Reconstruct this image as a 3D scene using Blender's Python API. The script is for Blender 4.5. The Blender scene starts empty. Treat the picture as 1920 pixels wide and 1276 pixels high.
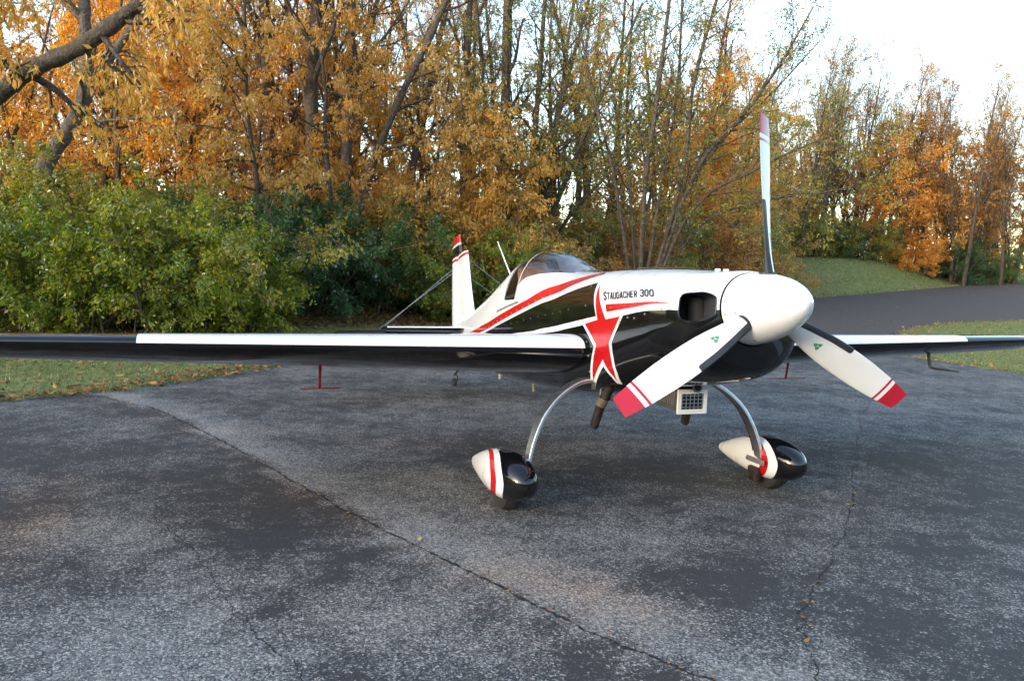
import bpy, bmesh, math, random
import numpy as np
from mathutils import Vector, Matrix
RD = math.radians
rng = np.random.default_rng(7)
random.seed(7)
C = bpy.context.scene.collection
scene = bpy.context.scene

# ---------------------------------------------------------------- camera, sky, sun, exposure
cam_d = bpy.data.cameras.new('camera')
cam = bpy.data.objects.new('camera', cam_d)
C.objects.link(cam)
CAM_H, CAM_PITCH, CAM_ROLL, CAM_F = 1.518, 5.595, 1.99, 1476.5
cam_d.sensor_width = 36.0
cam_d.lens = 36.0 * CAM_F / 1920.0
cam_d.clip_end = 3000
cam_d.clip_start = 0.05
th, ro = RD(CAM_PITCH), RD(CAM_ROLL)
fw = Vector((0, math.cos(th), -math.sin(th)))
up0 = Vector((0, math.sin(th), math.cos(th)))
rt0 = Vector((1, 0, 0))
rt = rt0 * math.cos(ro) + up0 * math.sin(ro)
up = up0 * math.cos(ro) - rt0 * math.sin(ro)
m = Matrix((rt, up, -fw)).transposed().to_4x4()
m.translation = Vector((0, 0, CAM_H))
cam.matrix_world = m
scene.camera = cam

SUN_EL, SUN_AZ = 11.0, 225.0           # degrees; azimuth from +Y, positive to the right
w = bpy.data.worlds.new('World')
scene.world = w
w.use_nodes = True
nt = w.node_tree
bg = nt.nodes['Background']
sky = nt.nodes.new('ShaderNodeTexSky')
sky.sky_type = 'NISHITA'
sky.sun_disc = False
sky.sun_elevation = RD(SUN_EL)
sky.sun_rotation = RD(SUN_AZ)
sky.air_density = 1.0
sky.dust_density = 1.7
sky.ozone_density = 1.0
nt.links.new(sky.outputs[0], bg.inputs[0])
bg.inputs[1].default_value = 0.15
sl = bpy.data.lights.new('sun', 'SUN')
sl.energy = 0.5
sl.angle = RD(14.0)
sl.color = (1.0, 0.84, 0.66)
so = bpy.data.objects.new('sun', sl)
C.objects.link(so)
sd = Vector((math.sin(RD(SUN_AZ)) * math.cos(RD(SUN_EL)), math.cos(RD(SUN_AZ)) * math.cos(RD(SUN_EL)), math.sin(RD(SUN_EL))))
so.rotation_euler = sd.to_track_quat('Z', 'Y').to_euler()
scene.view_settings.view_transform = 'Standard'
scene.view_settings.look = 'None'
scene.view_settings.exposure = 2.38
scene.view_settings.gamma = 1.0
scene.view_settings.use_curve_mapping = False
scene.cycles.max_bounces = 8
scene.cycles.transparent_max_bounces = 12
scene.cycles.transmission_bounces = 6

# ---------------------------------------------------------------- material helpers
def newmat(name):
    mt = bpy.data.materials.new(name)
    mt.use_nodes = True
    return mt, mt.node_tree, mt.node_tree.nodes['Principled BSDF']

def simple(name, col, rough=0.5, metal=0.0, coat=0.0, spec=0.5, noise=0.0, nscale=8.0, bump=0.0, bscale=60.0, bdist=0.01):
    mt, t, b = newmat(name)
    b.inputs['Base Color'].default_value = (*col, 1)
    b.inputs['Roughness'].default_value = rough
    b.inputs['Metallic'].default_value = metal
    b.inputs['Coat Weight'].default_value = coat
    b.inputs['Coat Roughness'].default_value = 0.03
    b.inputs['Specular IOR Level'].default_value = spec
    tc = t.nodes.new('ShaderNodeTexCoord')
    if noise > 0:
        n = t.nodes.new('ShaderNodeTexNoise')
        n.inputs['Scale'].default_value = nscale
        n.inputs['Detail'].default_value = 6
        t.links.new(tc.outputs['Object'], n.inputs['Vector'])
        r = t.nodes.new('ShaderNodeValToRGB')
        r.color_ramp.elements[0].position = 0.3
        r.color_ramp.elements[1].position = 0.7
        r.color_ramp.elements[0].color = (*[c * (1 - noise) for c in col], 1)
        r.color_ramp.elements[1].color = (*[min(1, c * (1 + noise)) for c in col], 1)
        t.links.new(n.outputs[0], r.inputs[0])
        t.links.new(r.outputs[0], b.inputs['Base Color'])
        rr = t.nodes.new('ShaderNodeMapRange')
        rr.inputs[3].default_value = max(0.02, rough * 0.8)
        rr.inputs[4].default_value = min(1, rough * 1.25)
        t.links.new(n.outputs[0], rr.inputs[0])
        t.links.new(rr.outputs[0], b.inputs['Roughness'])
    if bump > 0:
        n2 = t.nodes.new('ShaderNodeTexNoise')
        n2.inputs['Scale'].default_value = bscale
        n2.inputs['Detail'].default_value = 5
        t.links.new(tc.outputs['Object'], n2.inputs['Vector'])
        bp = t.nodes.new('ShaderNodeBump')
        bp.inputs['Strength'].default_value = bump
        bp.inputs['Distance'].default_value = bdist
        t.links.new(n2.outputs[0], bp.inputs['Height'])
        t.links.new(bp.outputs[0], b.inputs['Normal'])
    return mt

WHITE = simple('white_paint', (0.76, 0.78, 0.80), 0.28, coat=0.6, noise=0.025, nscale=5)
BLACK = simple('black_paint', (0.005, 0.005, 0.006), 0.10, coat=0.5, spec=0.4, noise=0.3, nscale=4)
RED = simple('red_paint', (0.46, 0.005, 0.008), 0.25, coat=0.35, noise=0.06, nscale=6)
PROPWHITE = simple('propeller_white', (0.72, 0.75, 0.77), 0.35, coat=0.2, noise=0.03, nscale=9)
PROPRED = simple('propeller_red', (0.42, 0.012, 0.03), 0.35, coat=0.2, noise=0.08, nscale=9)
RUBBER = simple('black_rubber', (0.018, 0.018, 0.02), 0.75, noise=0.4, nscale=14, bump=0.3, bscale=120)
STRIP = simple('erosion_strip', (0.022, 0.025, 0.032), 0.5, noise=0.3, nscale=20)
ALU = simple('brushed_aluminium', (0.72, 0.73, 0.74), 0.38, metal=1.0, noise=0.15, nscale=30)
ALUD = simple('dull_aluminium', (0.28, 0.28, 0.27), 0.55, metal=0.7, noise=0.2, nscale=25)
STEEL = simple('steel_wire', (0.45, 0.45, 0.46), 0.4, metal=1.0)
PIPE = simple('heat_stained_pipe', (0.045, 0.036, 0.029), 0.55, metal=0.6, noise=0.45, nscale=22, bump=0.3)
CLAMP = simple('clamp_steel', (0.30, 0.25, 0.19), 0.45, metal=0.8, noise=0.3, nscale=30)
DARK = simple('dark_interior', (0.012, 0.013, 0.016), 0.8, noise=0.3, nscale=12)
BAFFLE = simple('engine_baffle', (0.032, 0.037, 0.05), 0.6, noise=0.25, nscale=9)
COOLER = simple('cooler_casing', (0.055, 0.058, 0.05), 0.55, noise=0.3, nscale=20)
GREEN = simple('emblem_green', (0.01, 0.24, 0.09), 0.4)
SEAT = simple('seat_leather', (0.32, 0.19, 0.15), 0.6, noise=0.3, nscale=10, bump=0.2)
GREY = simple('grey_plastic', (0.50, 0.51, 0.53), 0.5, noise=0.1)
LETTER = simple('lettering_black', (0.01, 0.012, 0.03), 0.3)
SEAM = simple('panel_joint', (0.14, 0.14, 0.15), 0.6)
TAN = simple('belly_post', (0.42, 0.40, 0.34), 0.5, noise=0.1)

def make_glass():
    mt = bpy.data.materials.new('canopy_glass')
    mt.use_nodes = True
    t = mt.node_tree
    for n in list(t.nodes):
        if n.type != 'OUTPUT_MATERIAL':
            t.nodes.remove(n)
    out = t.nodes['Material Output']
    tr = t.nodes.new('ShaderNodeBsdfTransparent')
    tr.inputs[0].default_value = (0.90, 0.92, 0.93, 1)
    gl = t.nodes.new('ShaderNodeBsdfGlossy')
    gl.inputs['Roughness'].default_value = 0.03
    gl.inputs[0].default_value = (1, 1, 1, 1)
    fr = t.nodes.new('ShaderNodeFresnel')
    fr.inputs[0].default_value = 1.5
    mul = t.nodes.new('ShaderNodeMath')
    mul.operation = 'MULTIPLY_ADD'
    mul.inputs[1].default_value = 1.0
    mul.inputs[2].default_value = 0.03
    mul.use_clamp = True
    mix = t.nodes.new('ShaderNodeMixShader')
    t.links.new(fr.outputs[0], mul.inputs[0])
    t.links.new(mul.outputs[0], mix.inputs[0])
    t.links.new(tr.outputs[0], mix.inputs[1])
    t.links.new(gl.outputs[0], mix.inputs[2])
    t.links.new(mix.outputs[0], out.inputs[0])
    return mt
GLASS = make_glass()

# ---------------------------------------------------------------- object helpers
def link(o, parent=None):
    C.objects.link(o)
    if parent is not None:
        o.parent = parent
    return o

def tag(o, label=None, cat=None, group=None, kind=None):
    if label: o['label'] = label
    if cat: o['category'] = cat
    if group: o['group'] = group
    if kind: o['kind'] = kind
    return o

def empty(name, loc=(0, 0, 0), rz=0.0, parent=None):
    o = bpy.data.objects.new(name, None)
    o.empty_display_size = 0.2
    o.location = loc
    o.rotation_euler = (0, 0, rz)
    return link(o, parent)

def mesh(name, verts, faces, mats, parent=None, smooth=True, fm=None, normals=None, auto=None):
    me = bpy.data.meshes.new(name)
    if normals is not None:             # wind every face to agree with the given normals
        VA, NA = np.asarray(verts, float), np.asarray(normals, float)
        nf = []
        for f in faces:
            q = VA[list(f)]
            g = np.cross(q - q[0], np.roll(q, -1, 0) - q[0]).sum(0)
            nf.append(f if g @ NA[list(f)].sum(0) >= 0 else f[::-1])
        faces = nf
    me.from_pydata([tuple(map(float, v)) for v in verts], [], [tuple(map(int, f)) for f in faces])
    if not isinstance(mats, (list, tuple)):
        mats = [mats]
    for mm in mats:
        me.materials.append(mm)
    if fm is not None:
        me.polygons.foreach_set('material_index', np.asarray(fm, dtype=np.int32))
    if smooth:
        me.polygons.foreach_set('use_smooth', np.ones(len(me.polygons), dtype=bool))
    me.update()
    if normals is not None:
        me.normals_split_custom_set_from_vertices([tuple(map(float, n)) for n in normals])
    elif auto is not None:
        me.set_sharp_from_angle(angle=RD(auto))
    o = bpy.data.objects.new(name, me)
    return link(o, parent)

def from_bm(name, bm, mats, parent=None, smooth=True, auto=40):
    me = bpy.data.meshes.new(name)
    bmesh.ops.recalc_face_normals(bm, faces=bm.faces[:])
    bm.to_mesh(me)
    bm.free()
    if not isinstance(mats, (list, tuple)):
        mats = [mats]
    for mm in mats:
        me.materials.append(mm)
    if smooth:
        me.polygons.foreach_set('use_smooth', np.ones(len(me.polygons), dtype=bool))
        me.set_sharp_from_angle(angle=RD(auto))
    o = bpy.data.objects.new(name, me)
    return link(o, parent)

def bm_box(bm, c, s, rot=None, bevel=0.0, mi=0):
    r = bmesh.ops.create_cube(bm, size=1.0)
    vs = r['verts']
    for v in vs:
        v.co = Vector((v.co.x * s[0], v.co.y * s[1], v.co.z * s[2]))
    fs = set(f for v in vs for f in v.link_faces)
    if bevel > 0:
        es = list(set(e for v in vs for e in v.link_edges))
        r2 = bmesh.ops.bevel(bm, geom=es, offset=bevel, segments=2, affect='EDGES', profile=0.5)
        vs = list(set(v for f in r2['faces'] for v in f.verts) | set(v for v in vs if v.is_valid))
        fs = set(f for v in vs for f in v.link_faces)
    for f in fs:
        f.material_index = mi
    for v in vs:
        if rot is not None:
            v.co = rot @ v.co
        v.co += Vector(c)

def tube_arrays(path, radii, k=8, caps=True, squash=None):
    """tube along a path; returns verts, faces"""
    P = [Vector(p) for p in path]
    n = len(P)
    if np.isscalar(radii):
        radii = [radii] * n
    verts, faces = [], []
    t0 = (P[1] - P[0]).normalized()
    ref = Vector((0, 0, 1)) if abs(t0.z) < 0.9 else Vector((1, 0, 0))
    u = t0.cross(ref).normalized()
    for i in range(n):
        t = (P[min(i + 1, n - 1)] - P[max(i - 1, 0)]).normalized()
        u = (u - t * u.dot(t)).normalized()
        v = t.cross(u)
        for j in range(k):
            a = 2 * math.pi * j / k
            q = P[i] + (u * math.cos(a) + v * math.sin(a)) * radii[i]
            verts.append(q)
    for i in range(n - 1):
        for j in range(k):
            a, b = i * k + j, i * k + (j + 1) % k
            faces.append((a, b, b + k, a + k))
    if caps:
        faces.append(tuple(range(k - 1, -1, -1)))
        faces.append(tuple(range((n - 1) * k, n * k)))
    return verts, faces

def tube(name, path, radii, mat, parent=None, k=8):
    v, f = tube_arrays(path, radii, k)
    return mesh(name, v, f, mat, parent, True, auto=50)

def catmull(pts, n=8):
    P = np.asarray(pts, float)
    Q = np.vstack([2 * P[0] - P[1], P, 2 * P[-1] - P[-2]])
    out = []
    for i in range(1, len(Q) - 2):
        for s in np.linspace(0, 1, n, endpoint=False):
            a, b, c, d = Q[i - 1], Q[i], Q[i + 1], Q[i + 2]
            out.append(0.5 * ((2 * b) + (-a + c) * s + (2 * a - 5 * b + 4 * c - d) * s * s + (-a + 3 * b - 3 * c + d) * s ** 3))
    out.append(P[-1])
    return np.array(out)

def tess(poly, dx, dy):
    """triangulated, grid-sliced 2D polygon -> (verts2d, faces)"""
    bm = bmesh.new()
    vs = [bm.verts.new((p[0], p[1], 0)) for p in poly]
    f = bm.faces.new(vs)
    bm.normal_update()
    bmesh.ops.triangulate(bm, faces=[f], quad_method='BEAUTY', ngon_method='EAR_CLIP')
    P = np.asarray(poly)
    for ax, d in ((0, dx), (1, dy)):
        if not d: continue
        lo, hi = P[:, ax].min(), P[:, ax].max()
        kk = np.arange(math.ceil(lo / d), math.floor(hi / d) + 1) * d
        no = (1, 0, 0) if ax == 0 else (0, 1, 0)
        for q in kk:
            co = (q, 0, 0) if ax == 0 else (0, q, 0)
            bmesh.ops.bisect_plane(bm, geom=bm.verts[:] + bm.edges[:] + bm.faces[:], dist=1e-6, plane_co=co, plane_no=no)
    bm.verts.ensure_lookup_table()
    for i, v in enumerate(bm.verts): v.index = i
    V = np.array([(v.co.x, v.co.y) for v in bm.verts])
    F = [tuple(v.index for v in f.verts) for f in bm.faces]
    bm.free()
    return V, F

def inside(poly, pts):
    poly = np.asarray(poly, float); pts = np.asarray(pts, float)
    x, y = pts[:, 0], pts[:, 1]
    r = np.zeros(len(pts), bool)
    n = len(poly)
    for i in range(n):
        x1, y1 = poly[i]; x2, y2 = poly[(i + 1) % n]
        c = (y1 > y) != (y2 > y)
        with np.errstate(divide='ignore', invalid='ignore'):
            r ^= c & (x < (x2 - x1) * (y - y1) / (y2 - y1 + 1e-30) + x1)
    return r

def smooth01(v, a, b):
    s = np.clip((np.asarray(v, float) - a) / (b - a), 0, 1)
    return s * s * (3 - 2 * s)
# x, hw, zt, zb, zm, n
ST=np.array([
(-0.1345,.196,.194,-.197,0.0,2.0,2),
(-0.148,.265,.204,-.270,-.01,2.1,2.1),
(-0.175,.330,.208,-.325,-.02,2.2,2.2),
(-0.225,.378,.212,-.362,-.03,2.35,2.35),
(-0.33,.414,.222,-.390,-.03,2.5,2.5),
(-0.50,.435,.248,-.408,-.02,2.6,2.7),
(-0.80,.432,.290,-.430,-.01,2.6,3.2),
(-1.30,.412,.346,-.478,0.0,2.6,4.6),
(-1.75,.392,.386,-.484,0.0,2.5,4.8),
(-2.00,.374,.420,-.478,0.01,2.35,4.6),
(-2.25,.366,.515,-.472,0.02,2.2,4.4),
(-2.55,.360,.635,-.460,0.02,2.15,4.2),
(-2.90,.352,.690,-.440,0.02,2.15,4),
(-3.20,.342,.672,-.420,0.02,2.15,3.8),
(-3.60,.316,.580,-.390,0.02,2.15,3.5),
(-4.00,.280,.480,-.345,0.03,2.15,3.2),
(-4.50,.224,.385,-.275,0.04,2.15,2.8),
(-5.00,.162,.310,-.195,0.04,2.15,2.5),
(-5.50,.105,.250,-.110,0.05,2.1,2.2),
(-5.95,.045,.200,-.030,0.07,2.0,2),
])
def _tang(X,Y):
    h=np.diff(X); d=np.diff(Y,axis=0)/h[:,None]
    m=np.zeros_like(Y); m[0]=d[0]; m[-1]=d[-1]
    for i in range(1,len(X)-1):
        w1=2*h[i]+h[i-1]; w2=h[i]+2*h[i-1]
        s=d[i-1]*d[i]
        with np.errstate(divide='ignore',invalid='ignore'):
            hm=(w1+w2)/(w1/d[i-1]+w2/d[i])
        m[i]=np.where(s>0,hm,0)
    return m
SX=-ST[:,0]; SY=ST[:,1:]; SM=_tang(SX,SY)
def sect(x):
    X=np.clip(-np.asarray(x,float),SX[0],SX[-1]); i=np.clip(np.searchsorted(SX,X,side='right')-1,0,len(SX)-2)
    h=SX[i+1]-SX[i]; s=((X-SX[i])/h)[...,None]; h=h[...,None]
    return (2*s**3-3*s**2+1)*SY[i]+(s**3-2*s**2+s)*h*SM[i]+(-2*s**3+3*s**2)*SY[i+1]+(s**3-s**2)*h*SM[i+1]
def fus_point(x,t):
    """body point; t=0 top centre, t=1 bottom centre, right side for t>0 (y<0), left for t<0"""
    x=np.asarray(x,float); t=np.asarray(t,float)
    q=sect(x); hw,zt,zb,zm,nu,nl=[q[...,k] for k in range(6)]
    th=t*np.pi; s=np.sin(th); c=np.cos(th)
    b=np.where(c>0,zt-zm,zm-zb); n=np.where(c>0,nu,nl)
    r=(np.abs(s/hw)**n+np.abs(c/b)**n)**(-1/n)
    return np.stack([x,-r*s,zm+r*c],-1)
def fus_normal(x,t):
    e=1e-4
    a=fus_point(x+e,t)-fus_point(x-e,t); b=fus_point(x,t+e)-fus_point(x,t-e)
    n=np.cross(b,a); n/=np.linalg.norm(n,axis=-1,keepdims=True)+1e-12
    return n

# ================================================================ the aeroplane
# plane frame: x forward, y left, z up, origin on the ground between the main wheels
AC_POS, AC_YAW, AC_PITCH = (0.922, 5.116, 0.0), 20.176, RD(7.944)
HUBX, HUBZ = 1.126, 1.338
plane = empty('aerobatic_plane', AC_POS, RD(AC_YAW - 90))
tag(plane, 'white, red and black low-wing aerobatic aeroplane with three-blade propeller parked on the asphalt', 'aeroplane')
cp, sp = math.cos(AC_PITCH), math.sin(AC_PITCH)
def B(p):
    """body frame (x along the thrust line from the propeller hub) -> plane frame"""
    p = np.asarray(p, float)
    x, y, z = p[..., 0], p[..., 1], p[..., 2]
    return np.stack([HUBX + x * cp - z * sp, y, HUBZ + x * sp + z * cp], -1)
def BN(p):
    p = np.asarray(p, float)
    x, y, z = p[..., 0], p[..., 1], p[..., 2]
    return np.stack([x * cp - z * sp, y, x * sp + z * cp], -1)

STAR = [(-1.2146,.3095),(-.9873,.5013),(-.7918,.4922),(-.9531,.6056),(-.9478,.6659),(-.9639,.7201),(-1.0001,.7639),(-1.0029,.7368),(-1.0614,.6716),(-1.282,.7567),(-1.1424,.613),(-1.3196,.512),(-1.113,.4997)]
OUTLINE = [(-1.2809,.286),(-1.236,.2902),(-.9595,.4898),(-.7507,.4875),(-.9184,.6067),(-.9176,.6659),(-.9383,.7268),(-.9882,.7866),(-1.0256,.778),(-1.0267,.7421),(-1.0752,.6985),(-1.265,.7657),(-1.3714,.8038),(-1.4348,.8049),(-1.3251,.7633),(-1.1815,.6217),(-1.3534,.5154),(-1.1381,.497),(-1.1335,.483)]
PANEL = [(-1.2764,.2905),(-1.1398,.4815),(-1.7427,.499),(-2.3556,.5300),(-3.0927,.5300),(-3.7937,.4876),(-2.8035,.4052),(-2.2148,.3551),(-1.7212,.3147)]
STRIPE = [(-1.49,.134),(-1.7333,.1936),(-2.0176,.2339),(-2.5216,.3106),(-3.1848,.3615),(-3.9,.412),(-4.4984,.4583),(-4.0034,.4834),(-3.1717,.4125),(-2.4972,.3546),(-1.8891,.2906),(-1.616,.2476),(-1.3903,.2005)]
STRIPE2 = [(-1.0037,.4315),(-.6487,.4392),(-.388,.4385),(-.2472,.4448),(-.3737,.4462),(-.61,.4587),(-.9796,.4678)]
BLINE = [(-.13,.5126),(-.1612,.4907),(-.2252,.4774),(-.2962,.4734),(-.3891,.4735),(-.5759,.4803),(-.7541,.4897),(-.9611,.4898),(-1.1438,.4968),(-1.3596,.5153),(-1.7102,.5259),(-2.1821,.5498),(-3.2,.545),(-4.6,.50),(-5.96,.50)]
def _inlet():
    A, B_, C_, D = [np.array(a) for a in ((-.2390, .402), (-.1388, .384), (-.1388, .566), (-.2345, .514))]
    out = []
    for k in range(28):
        a = 2 * math.pi * (k + .5) / 28
        c_, s_ = math.cos(a), math.sin(a)
        u = .5 + .5 * math.copysign(abs(c_) ** .34, c_); v = .5 + .5 * math.copysign(abs(s_) ** .34, s_)
        out.append(tuple(A * (1 - u) * (1 - v) + B_ * u * (1 - v) + C_ * u * v + D * (1 - u) * v))
    return out
INLET = _inlet()
GLASSP = [(-1.93,0),(-1.95,.05),(-1.985,.10),(-2.05,.142),(-2.2118,.170),(-2.3593,.186),(-2.5136,.1954),(-2.6692,.2013),(-2.76,.2127),(-2.815,.2299),(-2.835,.2579),(-2.835,.295),(-3.145,.275),(-3.145,0)]

def fus_cells():
    xs = np.concatenate([np.linspace(-.135, -.24, 22), np.linspace(-.26, -.9, 28), np.linspace(-.93, -3.4, 86), np.linspace(-3.45, -5.95, 48)])
    ts = np.linspace(0, 1, 73)
    bm = bmesh.new()
    g = [[bm.verts.new((x, t, 0)) for t in ts] for x in xs]
    for i in range(len(xs) - 1):
        for j in range(len(ts) - 1):
            bm.faces.new((g[i][j], g[i + 1][j], g[i + 1][j + 1], g[i][j + 1]))
    bm.normal_update()
    def cut(pl, closed):
        n = len(pl)
        for i in range(n if closed else n - 1):
            a, b = np.array(pl[i]), np.array(pl[(i + 1) % n])
            lo, hi = np.minimum(a, b) - .004, np.maximum(a, b) + .004
            fs = []
            for f in bm.faces:
                c0 = [v.co for v in f.verts]
                if max(c.x for c in c0) >= lo[0] and min(c.x for c in c0) <= hi[0] and max(c.y for c in c0) >= lo[1] and min(c.y for c in c0) <= hi[1]:
                    fs.append(f)
            if not fs: continue
            d = b - a
            es = set(e for f in fs for e in f.edges); vs = set(v for f in fs for v in f.verts)
            bmesh.ops.bisect_plane(bm, geom=list(vs) + list(es) + fs, dist=1e-6, plane_co=(a[0], a[1], 0), plane_no=(-d[1], d[0], 0))
    cut(BLINE, False); cut(INLET, True); cut(GLASSP[:-1], False)
    bm.verts.ensure_lookup_table()
    for i, v in enumerate(bm.verts): v.index = i
    V = np.array([(v.co.x, v.co.y) for v in bm.verts])
    F = [[v.index for v in f.verts] for f in bm.faces]
    bm.free()
    cen = np.array([V[f].mean(0) for f in F])
    hole = inside(INLET, cen)
    gl = inside([(-1.93, -.1)] + GLASSP + [(-3.145, -.1)], cen)
    bx = np.array(BLINE)[::-1]
    bt = np.interp(cen[:, 0], bx[:, 0], bx[:, 1])
    black = cen[:, 1] > bt
    return V, F, hole, gl, black

def both_sides(V, F):
    """mirror a half surface given in (x, t); shares the seam vertices"""
    n = len(V)
    idx = np.arange(n)
    on = (V[:, 1] < 1e-5) | (V[:, 1] > 1 - 1e-5)
    mi = np.where(on, idx, -1)
    extra = np.where(~on)[0]
    mi[extra] = n + np.arange(len(extra))
    V2 = np.vstack([V, np.stack([V[extra, 0], -V[extra, 1]], -1)])
    F2 = [list(f) for f in F] + [[int(mi[i]) for i in f][::-1] for f in F]
    return V2, F2

def fus_patch(name, poly, off, mat, parent, dx=.03, dt=.012, sides=(1, -1)):
    V, F = tess(poly, dx, dt)
    VV, FF, NN = [], [], []
    for s in sides:
        n0 = sum(len(a) for a in VV)
        nn = fus_normal(V[:, 0], s * V[:, 1])
        p = fus_point(V[:, 0], s * V[:, 1]) + nn * off
        VV.append(p); NN.append(nn)
        FF += [tuple(n0 + i for i in (f if s < 0 else f[::-1])) for f in F]
    VV = np.vstack(VV); NN = BN(np.vstack(NN))
    return mesh(name, B(VV), FF, mat, parent, True, normals=NN)

V, F, hole, gl, black = fus_cells()
keep = [i for i in range(len(F)) if not hole[i] and not gl[i]]
V2, F2 = both_sides(V, [F[i] for i in keep])
fm = [1 if black[i] else 0 for i in keep] * 2
used = sorted(set(i for f in F2 for i in f)); rem = {a: b for b, a in enumerate(used)}
F2 = [[rem[i] for i in f] for f in F2]
V2 = V2[used]
fuselage = mesh('fuselage', B(fus_point(V2[:, 0], V2[:, 1])), F2, [WHITE, BLACK], plane, True, fm=fm, normals=BN(fus_normal(V2[:, 0], V2[:, 1])))
# canopy: a moving front bubble and a fixed rear window
for nm, rng_x in (('canopy', (-2.84, 0)), ('rear_window', (-9, -2.84))):
    kk = [i for i in range(len(F)) if gl[i] and rng_x[0] < np.mean([V[j, 0] for j in F[i]]) <= rng_x[1]]
    Vg, Fg = both_sides(V, [F[i] for i in kk])
    u = sorted(set(i for f in Fg for i in f)); r_ = {a: b for b, a in enumerate(u)}
    Vg = Vg[u]; Fg = [[r_[i] for i in f] for f in Fg]
    o = mesh(nm, B(fus_point(Vg[:, 0], Vg[:, 1]) - .003 * fus_normal(Vg[:, 0], Vg[:, 1])), Fg, GLASS, plane, True, normals=BN(fus_normal(Vg[:, 0], Vg[:, 1])))
    if nm == 'canopy': canopy = o
    else: rear_window = o
# canopy frame strips standing slightly proud of the skin
def strip_poly(pl, wdt):
    P = np.array(pl); out_a, out_b = [], []
    sc = np.array([1.0, 1.1])           # one unit of t is about 1.1 m of skin
    for i in range(len(P)):
        d = (P[min(i + 1, len(P) - 1)] - P[max(i - 1, 0)]) * sc
        nrm = np.array([-d[1], d[0]]) / np.linalg.norm(d)
        out_a.append(tuple(P[i] + nrm * wdt / 2 / sc)); out_b.append(tuple(P[i] - nrm * wdt / 2 / sc))
    return out_a + out_b[::-1]
fus_patch('canopy_frame', strip_poly(catmull(GLASSP[1:12], 4), .034), .004, WHITE, canopy, .03, .02)
hoop_c = [(-2.835 - .02 * math.sin(k / 12 * math.pi), -.27 + k * .045) for k in range(13)]
fus_patch('canopy_hoop', strip_poly(hoop_c, .022), .005, GREY, canopy, .02, .015, sides=(1,))
fus_patch('window_frame', strip_poly([(-2.86, .268), (-3.0, .267), (-3.145, .262), (-3.155, .2), (-3.16, .1), (-3.16, 0)], .02), .003, DARK, rear_window, .03, .02)
for s in (1, -1): fus_patch('slide_rail', strip_poly([(-2.74, .313), (-3.0, .322), (-3.33, .334)], .012), .008, ALUD, fuselage, .04, .01, sides=(s,))
# painted scheme as thin film on the skin
for s in (1, -1):
    fus_patch('black_panel', PANEL, .0012, BLACK, fuselage, sides=(s,))
    fus_patch('red_stripe', STRIPE, .0014, RED, fuselage, sides=(s,))
    fus_patch('cowl_stripe', STRIPE2, .0014, RED, fuselage, sides=(s,))
white_band = [(-1.1391,.4827),(-1.7607,.4982),(-2.3556,.5300),(-3.0927,.5300),(-3.9,.51),(-3.9,.538),(-3.2,.5455),(-2.1821,.552),(-1.7102,.5275),(-1.3596,.5168),(-1.1438,.4980)]
for s in (1, -1):
    fus_patch('white_stripe', white_band, .0016, WHITE, fuselage, sides=(s,))
    fus_patch('star', STAR, .0032, RED, fuselage, sides=(s,))
    fus_patch('star_outline', OUTLINE, .0022, WHITE, fuselage, sides=(s,))
# lettering on the cowling
O8 = [(.07, .26), (.07, .74), (.11, .85), (.20, .925), (.36, .925), (.45, .85), (.49, .74), (.49, .26), (.45, .15), (.36, .075), (.20, .075), (.11, .15), (.07, .26)]
GLYPH = {
 'S': [[(.49, .72), (.49, .84), (.40, .925), (.16, .925), (.07, .84), (.07, .65), (.16, .55), (.40, .45), (.49, .35), (.49, .16), (.40, .075), (.16, .075), (.07, .16), (.07, .28)]],
 'T': [[(0, .925), (.56, .925)], [(.28, .848), (.28, 0)]],
 'A': [[(.06, 0), (.235, .93), (.325, .93), (.50, 0)], [(.185, .28), (.375, .28)]],
 'U': [[(.07, 1), (.07, .16), (.16, .075), (.40, .075), (.49, .16), (.49, 1)]],
 'D': [[(.07, .5), (.07, .925), (.31, .925), (.44, .85), (.49, .70), (.49, .30), (.44, .15), (.31, .075), (.07, .075), (.07, .5)]],
 'C': [[(.49, .68), (.49, .84), (.40, .925), (.16, .925), (.07, .84), (.07, .16), (.16, .075), (.40, .075), (.49, .16), (.49, .32)]],
 'H': [[(.07, 0), (.07, 1)], [(.49, 0), (.49, 1)], [(.147, .5), (.413, .5)]],
 'E': [[(.50, .925), (.07, .925), (.07, .075), (.50, .075)], [(.147, .5), (.44, .5)]],
 'R': [[(.07, 0), (.07, .925), (.38, .925), (.49, .83), (.49, .59), (.38, .49), (.147, .49)], [(.31, .412), (.49, 0)]],
 '3': [[(.07, .74), (.07, .84), (.16, .925), (.40, .925), (.49, .84), (.49, .62), (.41, .52), (.22, .52)], [(.415, .475), (.49, .38), (.49, .16), (.40, .075), (.16, .075), (.07, .16), (.07, .28)]],
 '0': [O8]}
tv, tf, pen = [], [], 0.0
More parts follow.
